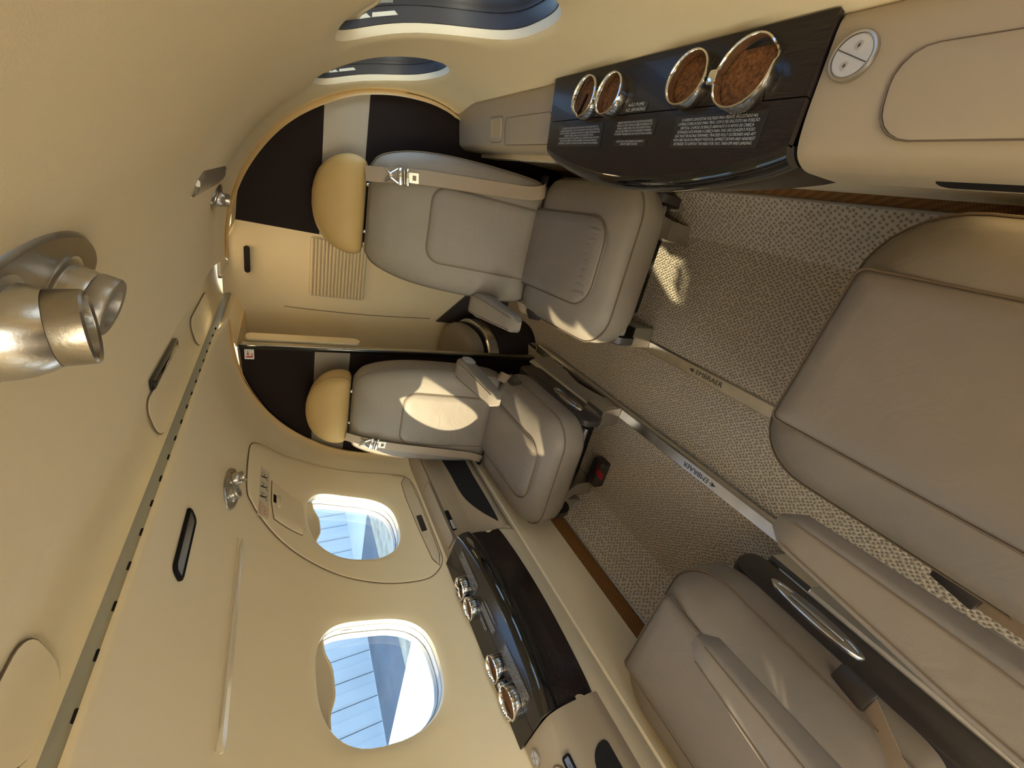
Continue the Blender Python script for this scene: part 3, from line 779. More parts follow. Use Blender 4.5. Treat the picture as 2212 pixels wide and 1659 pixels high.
mb = MB(); mb.add(*bevbox(-0.018, 0.018, -0.008, 0.004, -0.004, 0.0015, 0.002, 2, Mf)); mb.build('finger_notch', 'black', co)
mb = MB(); mb.add(*pillow([(0.030 * math.cos(a), -0.018 + 0.012 * math.sin(a)) for a in [k * math.pi / 10 for k in range(20)]], [(0, -0.002), (0.002, 0.002), (0.006, 0.004)], Mf)); mb.build('finger_scoop', 'shell_plastic', co)
# instruction sticker
Mp = wall_frame(-1, 1.105, s_at_z(1.199), -0.0066); Mp.translation -= EL
mb = MB(); mb.add(*pillow(rrect(-0.115, 0.105, -0.021, 0.021, 0.002, 2), [(0, -0.001), (0, 0.0006)], Mp)); st = mb.build('exit_sticker', 'placard_cream', ex, smooth=0)
for word, size, wd, dy, nm in (('SA\u00cdDA', 0.0105, 0.050, 0.0135, 'sticker_lettering'), ('PARA ABRIR', 0.0055, 0.050, 0.0035, 'sticker_small_lettering'),
                               ('EXIT', 0.0105, 0.036, -0.0065, 'sticker_lettering'), ('TO OPEN', 0.0055, 0.040, -0.0165, 'sticker_small_lettering')):
    text_mesh(nm, [word], Mp @ Matrix.Translation((-0.083, dy, 0.0009)), size, 'text_red', st, width=wd)
for i, u in enumerate((-0.030, 0.015, 0.062)):
    Mi = Mp @ Matrix.Translation((u, 0, 0.0009)); mb = MB()
    def bar(x0, y0_, x1, y1_, w):
        d = V((x1 - x0, y1_ - y0_)); L_ = d.length; d /= L_; n = V((-d[1], d[0])) * w / 2
        mb.add([Mi @ V((x0 + n[0], y0_ + n[1], 0)), Mi @ V((x1 + n[0], y1_ + n[1], 0)), Mi @ V((x1 - n[0], y1_ - n[1], 0)), Mi @ V((x0 - n[0], y0_ - n[1], 0))], [(0, 1, 2, 3)])
    mb.add(*lathe([(0.0004, 0), (0.0042, 0)], 14, Mi @ Matrix.Translation((-0.004, 0.013, 0))))
    bar(-0.004, 0.010, 0.003, -0.004, 0.0065); bar(0.003, -0.004, -0.008, -0.014, 0.0035); bar(0.003, -0.004, 0.012, -0.013, 0.0035)
    bar(-0.003, 0.007, 0.011, 0.010 - i * 0.004, 0.0028); bar(0.012, 0.016, 0.015, -0.002, 0.0022); bar(0.019, -0.017, 0.023, 0.017, 0.0008)
    mb.build('sticker_pictogram', 'text_dark', st, smooth=0)
# pull recess along the foot of the hatch
po = densify([(0.915, 0.641), (0.868, 0.656), (0.905, 0.672), (1.06, 0.682), (1.24, 0.688), (1.33, 0.684), (1.362, 0.660), (1.34, 0.645), (1.20, 0.640), (1.04, 0.640)], 0.02)
po = [(p[0], s_at_z(p[1])) for p in po]; py, ps = 1.11, s_at_z(0.664)
mb = MB(); mb.add(*grid([[W(-1, py + (p[0] - py) * t, ps + (p[1] - ps) * t, d) - EL for p in po] for d, t in ((-0.004, 1.0), (-0.009, 0.995), (-0.0105, 0.96), (-0.0105, 0.5), (-0.0105, 0.0005))], closed_u=True))
pu = mb.build('pull_strip', 'shade_plastic', ex)
mb = MB(); mb.add(*tube([W(-1, py + (p[0] - py) * 1.005, ps + (p[1] - ps) * 1.02, -0.007) - EL for p in po], 0.0018, 6, True)); mb.build('strip_gap', 'seam', pu)
Mh = wall_frame(-1, 1.075, s_at_z(0.664), -0.0105); Mh.translation -= EL
mb = MB(); mb.add(*pillow(rrect(-0.042, 0.042, -0.011, 0.011, 0.004), [(0, -0.002), (0, 0.0014), (0.002, 0.0006)], Mh)); mb.build('finger_recess', 'dark_plastic', pu)
tag(ex, 'beige emergency exit hatch around the far window with red and white instruction sticker', 'exit hatch')

# ------------------------------------------------------------------ overhead fittings
def psu(side, y, x, label, big=1.0, aim=(0, 0)):
    s = s_at_x(x); M = wall_frame(side, y, s, 0.0); T = M.translation.copy()
    r = empty('overhead_light_panel', T); M.translation = (0, 0, 0)
    ol = [tuple(p) for p in catmull([(-0.115, 0.0), (-0.075, 0.034), (0.0, 0.048), (0.075, 0.034), (0.115, 0.0), (0.075, -0.034), (0.0, -0.048), (-0.075, -0.034)], 6, True)]
    ol = [(p[0] * big, p[1] * big) for p in ol]
    mb = MB(); mb.add(*pillow(ol, [(-0.004, -0.012), (0, 0.002), (0.003, 0.005), (0.008, 0.0052), (0.02, 0.0045)], M)); mb.build('mounting_plate', 'brushed', r)
    # air nozzle
    Ma = M @ Matrix.Translation((-0.045 * big, 0.002, 0.004)) @ Matrix.Rotation(aim[0], 4, 'Y')
    k = big
    mb = MB(); mb.add(*lathe([(0.028 * k, 0), (0.028 * k, 0.002), (0.0255 * k, 0.0035), (0.0225 * k, 0.0035), (0.0225 * k, 0.013 * k), (0.0215 * k, 0.016 * k), (0.021 * k, 0.016 * k)], 36, Ma)); nz = mb.build('air_nozzle', 'silver', r)
    mb = MB(); mb.add(*lathe([(0.0222 * k, 0.0165 * k), (0.0226 * k, 0.0175 * k), (0.0224 * k, 0.027 * k), (0.0212 * k, 0.0285 * k), (0.0145 * k, 0.0285 * k), (0.014 * k, 0.020 * k), (0.0005, 0.019 * k)], 36, Ma)); mb.build('nozzle_ring', 'base_grey', nz)
    # swivelling reading lamp
    Ml = M @ Matrix.Translation((0.045 * big, -0.002, 0.002)) @ Matrix.Rotation(aim[1], 4, 'X') @ Matrix.Rotation(aim[2], 4, 'Y')
    mb = MB(); mb.add(*lathe([(0.034 * k, -0.003), (0.034 * k, 0.002), (0.031 * k, 0.004), (0.0275 * k, 0.0045)], 36, M @ Matrix.Translation((0.045 * big, -0.002, 0.004)))); lp = mb.build('lamp_collar', 'silver', r)
    mb = MB(); mb.add(*lathe([(0.026 * k, -0.006), (0.0268 * k, 0.006 * k), (0.0262 * k, 0.014 * k), (0.0238 * k, 0.022 * k), (0.0215 * k, 0.026 * k)], 36, Ml)); mb.build('reading_lamp', 'silver', lp)
    mb = MB(); mb.add(*lathe([(0.0210 * k, 0.0255 * k), (0.0216 * k, 0.027 * k), (0.0216 * k, 0.040 * k), (0.0205 * k, 0.0412 * k), (0.0185 * k, 0.040 * k), (0.0175 * k, 0.030 * k)], 36, Ml)); mb.build('lamp_barrel', 'brushed', lp)
    mb = MB(); mb.add(*lathe([(0.0176 * k, 0.032 * k), (0.0004, 0.031 * k)], 24, Ml)); mb.build('lamp_lens', 'black', lp)
    tag(r, label, 'light panel', 'overhead reading lamp and air nozzle panels')
    return r
psu(1, 0.335, 0.334, 'large metal reading lamp and air nozzle overhead, closest to the camera', 1.0, (0.05, 0.40, -0.20))
psu(1, 1.345, 0.305, 'small metal overhead lamp and nozzle above the seat beside the near cup-holder table', 0.72, (0.1, 0.25, -0.2))
psu(-1, 1.005, 0.388, 'small metal overhead lamp and nozzle above the emergency exit', 0.70, (0.0, 0.1, 0.2))

def wall_strip(side, ya, yb, xa, xb, name, label, taper=1.0, m='diffuser'):
    sa, sb = s_at_x(xa), s_at_x(xb); n = 24
    c = empty(name, W(side, (ya + yb) / 2, (sa + sb) / 2)); T = c.location.copy()
    rows = []
    for i in range(n + 1):
        t = i / n; y = ya + (yb - ya) * t; w = 1 - (1 - taper) * t; w *= min(1, (min(t, 1 - t) * n / 1.5) ** 0.5 + 0.25)
        sm = (sa + sb) / 2; h = (sb - sa) / 2 * w
        rows.append([W(side, y, sm - h, 0.002) - T, W(side, y, sm - h, -0.004) - T, W(side, y, sm - h * 0.7, -0.0065) - T, W(side, y, sm + h * 0.6, -0.004) - T, W(side, y, sm + h, 0.002) - T])
    mb = MB(); mb.add(*loft(rows)); mb.build('lens', m, c)
    rows = [[W(side, ya + (yb - ya) * i / n, sa - 0.003, -0.001) - T for i in range(n + 1)]]
    mb = MB(); mb.add(*tube(rows[0], 0.0015, 6)); mb.build('lens_edge', 'shade_plastic', c)
    tag(c, label, 'light strip', 'overhead light strips')
    return c
wall_strip(-1, 0.415, 0.868, 0.437, 0.456, 'wall_light_strip', 'long pale light strip on the curved wall above the bright near window', 0.65)
wall_strip(1, 0.90, 1.30, 0.350, 0.395, 'wall_light_strip', 'grey wedge-shaped light strip overhead before the dark bulkhead', 0.8, 'base_grey')

# dark oval panel on the left overhead valance
s0 = s_at_x(0.251); M = wall_frame(-1, 0.70, s0, 0.0); T = M.translation.copy(); r = empty('sign_panel', T); M.translation = (0, 0, 0)
ol = rrect(-0.078, 0.078, -0.022, 0.022, (0.014, 0.014, 0.014, 0.014))
mb = MB(); mb.add(*pillow(ol, [(0, -0.004), (0, 0.004), (0.003, 0.006), (0.006, 0.006), (0.0065, 0.003)], M)); mb.build('bezel', 'black', r)
mb = MB(); mb.add(*pillow(inset(ol, 0.0065), [(0, 0.002), (0, 0.0042), (0.003, 0.0045)], M)); mb.build('screen', 'dark_plastic', r)
tag(r, 'black oblong unlit sign panel on the overhead lining near the light strip', 'sign')

# ------------------------------------------------------------------ aft bulkhead
def bulkhead(side, ins, outs, label):
    """outs: list of (x,z) from the top down the outboard edge"""
    r = empty('bulkhead', (side * 0.45, Y_BULK, 0)); T = V((side * 0.45, Y_BULK, 0))
    o = [tuple(p) for p in catmull(outs, 6)]
    def clip(z0, z1):
        pts = []
        for (xa, za), (xb, zb) in zip(o, o[1:]):
            lo, hi = min(za, zb), max(za, zb)
            if za <= z1 and za >= z0: pts.append((xa, za))
            for zc in (z1, z0):
                if (za - zc) * (zb - zc) < 0: t = (zc - za) / (zb - za); pts.append((xa + (xb - xa) * t, zc))
        if o[-1][1] >= z0 and o[-1][1] <= z1: pts.append(o[-1])
        return [(ins, pts[0][1])] + pts + [(ins, pts[-1][1])]
    for nm, z0, z1, m, dy in (('upper_panel', 1.036, 1.4, 'wood_panel', 0.0), ('metal_stripe', 0.906, 1.035, 'stripe', 0.002), ('lower_panel', -0.06, 0.905, 'wood_panel', 0.0)):
        pl = clip(z0, z1)
        Mx = Matrix(((side, 0, 0, -T[0]), (0, 0, 1, 0), (0, 1, 0, 0), (0, 0, 0, 1)))
        mb = MB(); mb.add(*loft([[Mx @ V((p[0], p[1], a)) for p in pl] for a in (dy, 0.03)])); mb.build(nm, m, r, smooth=0)
    tag(r, label, 'bulkhead', 'aft bulkhead panels')
    return r, T
bR, TR = bulkhead(1, 0.228, [(0.228, 1.272), (0.33, 1.258), (0.445, 1.207), (0.53, 1.136), (0.611, 1.037), (0.680, 0.907), (0.728, 0.766), (0.738, 0.671), (0.726, 0.585), (0.71, 0.48), (0.705, 0.30), (0.70, 0.02), (0.70, -0.05)],
               'black bulkhead with grey stripe behind the seat beside the near cup-holder table')
bL, TL = bulkhead(-1, 0.203, [(0.203, 1.276), (0.357, 1.262), (0.50, 1.206), (0.59, 1.127), (0.640, 1.045), (0.697, 0.914), (0.735, 0.766), (0.740, 0.671), (0.726, 0.585), (0.71, 0.48), (0.705, 0.30), (0.70, 0.02), (0.70, -0.05)],
               'black bulkhead with grey stripe behind the sunlit seat, carrying a small red and white sign')
# edge post with sliding door of the left bulkhead
mb = MB(); mb.add(*bevbox(-0.213, -0.198, Y_BULK - 0.004, Y_BULK + 0.03, -0.05, 1.28, 0.003, 2, Matrix.Translation(-TL))); mb.build('edge_post', 'gloss_black', bL)
mb = MB(); mb.add(*bevbox(-0.199, -0.1955, Y_BULK + 0.004, Y_BULK + 0.03, -0.05, 1.27, 0.001, 1, Matrix.Translation(-TL))); mb.build('edge_strip', 'brushed', bL)
mb = MB(); mb.add(*pillow(rrect(-0.045, 0.017, 0.86, 1.262, (0.02, 0.02, 0.03, 0.03)), [(0, 0.0), (0, 0.018), (0.004, 0.022)], frame(V((-0.192, Y_BULK + 0.068, 0)) - TL, (0, -1, 0), (0, 0, 1)))); mb.build('sliding_door', 'shell_plastic', bL)
Ms = frame(V((-0.232, Y_BULK - 0.001, 1.2475)) - TL, (1, 0, 0), (0, 0, 1))
mb = MB(); mb.add(*pillow(rrect(-0.020, 0.020, -0.0145, 0.0145, 0.002, 2), [(0, -0.001), (0, 0.0008)], Ms)); sg = mb.build('sign_plate', 'placard_white', bL, smooth=0)
for a in ((-0.013, -0.007, -0.008, 0.010), (-0.013, 0.004, -0.010, -0.007), (0.001, 0.013, 0.003, 0.0055)):
    mb = MB(); mb.add([Ms @ V((x, z, 0.0012)) for x, z in ((a[0], a[2]), (a[1], a[2]), (a[1], a[3]), (a[0], a[3]))], [(0, 1, 2, 3)]); mb.build('sign_mark', 'text_red', sg, smooth=0)
mb = MB(); mb.add([Ms @ V(p) for p in ((0.003, 0.009, 0.0012), (0.003, -0.001, 0.0012), (-0.005, 0.004, 0.0012))], [(0, 1, 2)]); mb.build('sign_arrow', 'text_red', sg, smooth=0)
# header over the doorway and closing frame round the bulkheads
mb = MB()
for side in (-1, 1):
    rows = []
    ss = [SMAX * k / 60 for k in range(61)]
    rows = [[W(side, Y_BULK + 0.004, s) for s in ss], [W(side, Y_BULK + 0.006, s) + V((0, 0.002, 0)) + (V((0, 0, 0.9)) - W(side, Y_BULK, s)).normalized() * 0.045 for s in ss]]
    mb.add(*grid(rows))
struct(mb.build('trim_7', 'shell', smooth=60))

# ------------------------------------------------------------------ lavatory behind the bulkhead
LB = 2.05
mb = MB(); n = 24
xs = [-0.72 + 1.44 * k / n for k in range(n + 1)]
zs = [-0.05 + 1.40 * k / n for k in range(n + 1)]
mb.add(*grid([[V((x, LB - 0.10 * max(0, (abs(x + 0.0) - 0.30) / 0.42) ** 2 - 0.12 * max(0, (z - 1.12) / 0.2) ** 2, z)) for x in xs] for z in zs]))
struct(mb.build('wall_back', 'shell'))
for sd in (-1, 1):
    mb = MB(); mb.add(*grid([[V((sd * x, y, z)) for x, z in ((0.20, 1.285), (0.34, 1.275), (0.50, 1.21), (0.62, 1.06), (0.70, 0.85), (0.73, 0.6), (0.73, 0.3), (0.72, -0.05))] for y in (Y_BULK + 0.01, 1.7, 1.85, LB + 0.01)]))
    struct(mb.build('wall_%s' % ('left' if sd < 0 else 'right'), 'shell', smooth=60))
    mb = MB(); mb.add(*grid([[V((sd * x, y, z)) for x, z in ((0.12, 1.352), (0.135, 1.31), (0.21, 1.285))] for y in (Y_BULK, LB)]))
    struct(mb.build('ceiling', 'shell', smooth=60))
# louvred grille
g = empty('air_grille', (0.02, LB, 0.80)); T = V((0.02, LB, 0.80))
mb = MB(); mb.add(*pillow(rrect(-0.132, 0.142, 0.785, 1.035, 0.015), [(0, -0.004), (0, 0.004)], frame(V((0, LB - 0.001, 0)) - T, (1, 0, 0), (0, 0, 1)))); mb.build('backing', 'shade_plastic', g)
for i in range(16):
    z = 0.795 + i * 0.0153
    mb = MB(); mb.add(*tube([V((-0.125, LB - 0.010, z)) - T, V((0.136, LB - 0.010, z)) - T], 0.0058, 8)); mb.build('slat', 'shell_plastic', g)
tag(g, 'beige ribbed air grille on the lavatory wall seen between the seats', 'grille')
mb = MB(); mb.add(*pillow(rrect(-0.040, 0.070, -0.010, 0.010, 0.0095), [(0, -0.003), (0, 0.004), (0.002, 0.005)], frame((0, LB - 0.083, 1.270), (1, 0, 0), (0, 0.35, 1))))
tag(mb.build('handle_slot', 'black'), 'black oblong slot high on the lavatory wall', 'slot')
mb = MB(); mb.add(*tube([V((-0.215 - 0.012 * math.sin(math.pi * k / 20) + 0.02, LB - 0.002, 0.42 + 0.80 * k / 20)) for k in range(21)], 0.0015, 6)); struct(mb.build('trim_8', 'seam'))
mb = MB(); mb.add(*lathe([(0.021, 0), (0.021, 0.003), (0.018, 0.0045), (0.0005, 0.0045)], 28, frame((-0.375, LB - 0.014, 1.165), (1, 0, 0), (0, 0, 1))))
tag(mb.build('cover_cap', 'shell_plastic'), 'round flush beige cap on the lavatory wall beside the sliding door', 'cap')
# toilet seat bench
t = empty('toilet_bench', (-0.37, 1.81, -0.05)); T = V((-0.37, 1.81, -0.05))
def ell(rx, ry): return [(-0.37 + rx * math.copysign(abs(math.cos(a)) ** 0.75, math.cos(a)), 1.81 + ry * math.copysign(abs(math.sin(a)) ** 0.75, math.sin(a))) for a in [2 * math.pi * k / 56 for k in range(56)]]
Mt = Matrix.Translation(-T)
sl = lambda z: (lambda u, v: z + (v - 1.81) * 0.14)          # the lid rises towards the wall
mb = MB(); mb.add(*pillow(ell(0.225, 0.205), [(0.01, sl(0.270)), (0, sl(0.278)), (0, sl(0.310)), (0.010, sl(0.332)), (0.03, sl(0.345)), (0.07, sl(0.350))], Mt)); mb.build('lid_cushion', 'leather', t)
mb = MB(); mb.add(*pillow(ell(0.252, 0.212), [(0.0, sl(0.200)), (0, sl(0.252)), (0.006, sl(0.258))], Mt)); mb.build('metal_band', 'silver', t)
mb = MB(); mb.add(*pillow(ell(0.232, 0.208), [(0.0, sl(0.25)), (0, sl(0.272))], Mt)); mb.build('shadow_gap', 'black', t)
mb = MB(); mb.add(*pillow(ell(0.285, 0.216), [(0.0, -0.05), (0, sl(0.185)), (0.01, sl(0.200))], Mt)); mb.build('base', 'wood_panel', t)
tag(t, 'lavatory bench seat with tan cushion and silver band seen through the doorway', 'toilet seat')
c = MB(); c.add(*loft([[V((x, y, z)) for x, z in ((-0.205, -0.05), (-0.205, 0.385), (0.0, 0.200), (0.16, 0.06), (0.16, -0.05))] for y in (LB - 0.020, LB - 0.004)]))
tag(c.build('lavatory_fairing', 'dark_plastic', smooth=20), 'sloping brown fairing low on the lavatory wall beside the bench seat', 'fairing')
struct(plane('floor', [(-0.6, Y_BULK, AZ + 0.001), (0.6, Y_BULK, AZ + 0.001), (0.6, LB + 0.1, AZ + 0.001), (-0.6, LB + 0.1, AZ + 0.001)], 'carpet'))

# ------------------------------------------------------------------ seats
TILT = math.radians(12)
def make_seat(ob, arm_y, long_seams=False, TILT=TILT):
    """facing local -y; ob = local side of the cabin wall"""
    r = empty('passenger_seat')
    # cushion
    hw = 0.236
    ol = densify(rrect(-hw, hw, -0.195, 0.272, (0.05, 0.05, 0.105, 0.105), 8), 0.025)
    crown = lambda u, v: 0.012 * max(0, 1 - abs(v + 0.05) / 0.32)
    lay = [(0.040, 0.222), (0.016, 0.230), (0.004, 0.252), (0.0, 0.290), (0.003, 0.325), (0.012, 0.350), (0.030, 0.370), (0.060, 0.382), (0.105, 0.387), (0.16, 0.387)]
    mb = MB(); mb.add(*pillow(ol, lay, ID, None)); cu = mb.build('cushion', 'leather', r, smooth=60)
    mb = MB(); mb.add(*tube([V((p[0], p[1], 0.329)) for p in inset(ol, 0.002)], 0.0022, 6, True)); mb.build('cushion_seam', 'seam', cu)
    il = densify(rrect(-0.128, 0.128, -0.140, 0.262, (0.01, 0.01, 0.075, 0.075), 8), 0.02) if not long_seams else densify(rrect(-0.135, 0.135, -0.172, 0.262, 0.012, 4), 0.02)
    mb = MB(); mb.add(*pillow(il, [(0, 0.372), (0.001, 0.386), (0.010, 0.395), (0.035, 0.399), (0.07, 0.400)])); ci = mb.build('cushion_insert', 'leather_insert', r, smooth=60)
    mb = MB(); mb.add(*tube([V((p[0], p[1], 0.3875)) for p in il], 0.002, 6, True)); mb.build('insert_seam', 'seam', ci)
    for k in range(0 if long_seams else 9):          # gathered folds across the front of the insert
        x = -0.085 + 0.0215 * k + random.uniform(-0.003, 0.003); a = random.uniform(-0.15, 0.15); L_ = random.uniform(0.045, 0.075)
        pth = [V((x + a * t * L_ * (1 if k < 5 else -1), -0.118 + t * L_, 0.3880 + 0.0042 * math.sin(math.pi * t))) for t in (0, .2, .4, .6, .8, 1)]
        mb = MB(); mb.add(*tube(pth, 0.0085, 12)); mb.build('leather_fold', 'leather_insert', ci)
    # backrest
    O = V((0, 0.262, 0.355)); M = frame(O, (1, 0, 0), (0, math.sin(TILT), math.cos(TILT)))   # z axis towards the sitter
    half = [(0.0, 0.200), (0.05, 0.212), (0.15, 0.216), (0.28, 0.214), (0.38, 0.207), (0.46, 0.194), (0.52, 0.175), (0.556, 0.155), (0.576, 0.125)]
    hp = [tuple(p) for p in catmull(half, 4)]
    ol = [(w, t) for t, w in hp] + [(-w, t) for t, w in hp[::-1]]
    ol = densify(ol, 0.03)
    mb = MB(); mb.add(*pillow(ol, [(0.03, -0.105), (0.006, -0.092), (0.0, -0.06), (0.0, -0.012), (0.004, 0.008), (0.016, 0.024), (0.040, 0.034), (0.08, 0.037)], M)); ba = mb.build('backrest', 'leather', r, smooth=60)
    mb = MB(); mb.add(*tube([M @ V((p[0], p[1], 0.0085)) for p in inset(ol, 0.003)], 0.0016, 6, True)); mb.build('back_seam', 'seam', ba)
    il = densify(rrect(-0.118, 0.118, 0.030, 0.385, (0.05, 0.05, 0.01, 0.01), 8), 0.02)
    mb = MB(); mb.add(*pillow(il, [(0, 0.030), (0.001, 0.0385), (0.008, 0.0425), (0.03, 0.044)], M)); bi = mb.build('back_insert', 'leather_insert', r, smooth=60)
    mb = MB(); mb.add(*tube([M @ V((p[0], p[1], 0.0375)) for p in il], 0.002, 6, True)); mb.build('insert_seam', 'seam', bi)
    # headrest
    half = [(0.582, 0.122), (0.592, 0.138), (0.625, 0.143), (0.66, 0.133), (0.69, 0.113), (0.712, 0.085), (0.725, 0.052), (0.731, 0.018)]
    hp = [tuple(p) for p in catmull(half, 4)]
    ol = [(w, t) for t, w in hp] + [(-w, t) for t, w in hp[::-1]]
    mb = MB(); mb.add(*pillow(densify(ol, 0.02), [(0.02, -0.085), (0.004, -0.075), (0.0, -0.05), (0.0, 0.0), (0.004, 0.016), (0.014, 0.028), (0.034, 0.036), (0.055, 0.038)], M)); he = mb.build('headrest', 'leather_head', r, smooth=60)
    mb = MB(); mb.add(*tube([M @ V((p[0], p[1], 0.004)) for p in inset(ol, 0.0015)], 0.0013, 6, True)); mb.build('headrest_seam', 'seam', he)
    for sx in (-0.07, 0.07):
        mb = MB(); mb.add(*tube([M @ V((sx, 0.53, -0.03)), M @ V((sx, 0.62, -0.03))], 0.006, 10)); mb.build('headrest_post', 'chrome', he)
    # shoulder belt on the wall side
    pth = [(0.098, 0.585, 0.030), (0.102, 0.55, 0.040), (0.108, 0.52, 0.043), (0.118, 0.47, 0.044), (0.128, 0.40, 0.0465), (0.138, 0.30, 0.0475), (0.150, 0.18, 0.0465), (0.160, 0.09, 0.0445), (0.170, 0.045, 0.046), (0.182, 0.022, 0.038), (0.196, 0.012, 0.012), (0.204, 0.010, -0.02)]
    pth = [V((ob * p[0], p[1], p[2])) for p in pth]
    pth = [M @ p for p in catmull(pth, 5)]
    mb = MB(); mb.add(*ribbon(pth, M.to_3x3() @ V((1, 0.15 * ob, -0.25 * ob)), 0.043, 0.0022)); be = mb.build('shoulder_belt', 'belt', r)
    Mb = M @ Matrix.Translation((ob * 0.112, 0.487, 0.049)) @ Matrix.Rotation(ob * 0.12, 4, 'Z')
    mb = MB(); mb.add(*bevbox(-0.024, 0.024, -0.006, 0.006, -0.004, 0.006, 0.002, 2, Mb)); bk = mb.build('belt_buckle', 'chrome', be)
    mb = MB(); mb.add(*tube([Mb @ V((-0.020, -0.012, 0.006)), Mb @ V((0.020, -0.012, 0.006))], 0.006, 12)); mb.build('buckle_roller', 'brushed', be)
    mb = MB(); mb.add(*bevbox(-0.024, 0.024, -0.026, -0.018, -0.004, 0.007, 0.002, 2, Mb)); mb.build('buckle_bar', 'chrome', be)
    for s_ in (-1, 1):
        mb = MB(); mb.add(*tube([Mb @ V((s_ * 0.019, 0.006, 0.004)), Mb @ V((s_ * 0.006, 0.026, 0.006))], 0.003, 8)); mb.build('buckle_arm', 'chrome', be)
        mb = MB(); mb.add(*tube([Mb @ V((s_ * 0.004, 0.028, 0.006)), Mb @ V((s_ * 0.018, 0.044, 0.003))], 0.003, 8)); mb.build('buckle_arm', 'chrome', be)
    mb = MB(); mb.add(*lathe([(0.006, 0.0), (0.006, 0.007), (0.004, 0.009), (0.0004, 0.009)], 16, Mb @ Matrix.Translation((0, 0.027, 0.002)))); mb.build('buckle_pin', 'chrome', be)
    ox = [(-0.014, -0.054), (0.014, -0.054), (0.014, -0.026), (-0.014, -0.026)]
    hx = [(-0.007, -0.047), (0.007, -0.047), (0.007, -0.036), (-0.007, -0.036)]
    v = [Mb @ V((*p, 0.003)) for p in ox] + [Mb @ V((*p, 0.003)) for p in hx] + [Mb @ V((*p, 0.0005)) for p in ox] + [Mb @ V((*p, 0.0005)) for p in hx]
    f = [(i, (i + 1) % 4, 4 + (i + 1) % 4, 4 + i) for i in range(4)] + [(8 + i, 8 + (i + 1) % 4, 12 + (i + 1) % 4, 12 + i) for i in range(4)] + [(i, (i + 1) % 4, 8 + (i + 1) % 4, 8 + i) for i in range(4)] + [(4 + i, 4 + (i + 1) % 4, 12 + (i + 1) % 4, 12 + i) for i in range(4)]
    mb = MB(); mb.add(v, f); mb.build('belt_tongue', 'silver', be, smooth=20)
    # lap belt anchors
    mb = MB(); mb.add(*bevbox(-0.020, 0.020, -0.028, 0.028, -0.010, 0.010, 0.004, 2, Matrix.Translation((-ob * 0.226, 0.175, 0.345) if not long_seams else (-ob * 0.243, 0.125, 0.300)) @ Matrix.Rotation(-ob * 0.55, 4, 'Y') @ Matrix.Rotation(0.25, 4, 'X'))); lb = mb.build('lap_buckle', 'dark_plastic', r)
    pth = catmull([((-ob * 0.222, 0.195, 0.350) if not long_seams else (-ob * 0.243, 0.145, 0.305)), (-ob * 0.220, 0.225, 0.366), (-ob * 0.216, 0.255, 0.372), (-ob * 0.205, 0.285, 0.36)], 4)
    mb = MB(); mb.add(*ribbon(pth, (1, 0, ob * 0.5), 0.040, 0.0022)); mb.build('lap_strap', 'belt', lb)
    mb = MB(); mb.add(*bevbox(-0.014, 0.014, -0.012, 0.012, -0.008, 0.008, 0.003, 2, Matrix.Translation((ob * 0.218, 0.262, 0.372)))); mb.build('belt_guide', 'black', r)
    # arm rest on the aisle side
    ax = -ob * 0.232
    rows = []
    for t in [k / 14 for k in range(15)]:
        y = arm_y + t * 0.315; e = min(1, (t / 0.06) ** 0.5 if t < 0.06 else 1); e2 = 1 if t < 0.94 else ((1 - t) / 0.06 * 0.75 + 0.25) ** 0.5
        w = (0.026 + 0.015 * min(1, t * 1.4)) * (0.45 + 0.55 * e) * e2; h = (0.023 + 0.013 * t) * (0.35 + 0.65 * e) * e2; zc = 0.510 + 0.018 * t
        rows.append([V((ax + p[0], y, zc + p[1])) for p in rrect(-w, w, -h, h * 0.85, min(w, h) * 0.42, 4)])
    mb = MB(); mb.add(*loft(rows)); ar = mb.build('armrest', 'leather', r, smooth=50)
    for s_ in (-1, 1):
        pth = [row[6 if s_ > 0 else 4] for row in rows[1:-1]]
        mb = MB(); mb.add(*tube([p + V((0, 0, 0.0004)) for p in pth], 0.0014, 6)); mb.build('armrest_seam', 'seam', ar)
    mb = MB(); mb.add(*bevbox(-0.024, 0.024, arm_y + 0.20, arm_y + 0.30, 0.475, 0.515, 0.010, 3, Matrix.Translation((ax + ob * 0.012, 0, 0)))); mb.build('armrest_bracket', 'base_grey', ar)
    Mc = frame((ax - ob * 0.030, arm_y + 0.275, 0.515), (0, 1, 0), (0, 0, 1)) if ob > 0 else frame((ax - ob * 0.030, arm_y + 0.275, 0.515), (0, -1, 0), (0, 0, 1))
    mb = MB(); mb.add(*pillow(rrect(-0.034, 0.034, -0.022, 0.022, 0.02), [(0, -0.012), (0, 0.012), (0.004, 0.017)], Mc if ob < 0 else Mc @ Matrix.Rotation(math.pi, 4, 'X'))); hb = mb.build('recline_housing', 'ring_white', ar)
    mb = MB(); mb.add(*lathe([(0.014, 0.016), (0.014, 0.0185), (0.012, 0.0195), (0.0005, 0.0195)], 24, Mc if ob < 0 else Mc @ Matrix.Rotation(math.pi, 4, 'X'))); mb.build('recline_button', 'silver', hb)
    # base: skirts on both sides, dark upper panels, front legs
    for sx in (-1, 1):
        pr = [(0.200, 0.118), (0.218, 0.124), (0.232, 0.116), (0.246, 0.060), (0.247, 0.030), (0.236, 0.026), (0.215, 0.028), (0.196, 0.108)]
        rows = []
        for i in range(13):
            t = i / 12; y = -0.085 + 0.50 * t; z0 = 0.0
            lift = 0.030 * max(0, 1 - abs(t - 0.42) / 0.22) ** 0.5 if abs(t - 0.42) < 0.22 else 0
            rows.append([V((sx * x, y, z + (lift if z < 0.1 else 0))) for x, z in pr])
        mb = MB(); mb.add(*loft(rows)); sk = mb.build('base_skirt', 'base_grey', r, smooth=30)
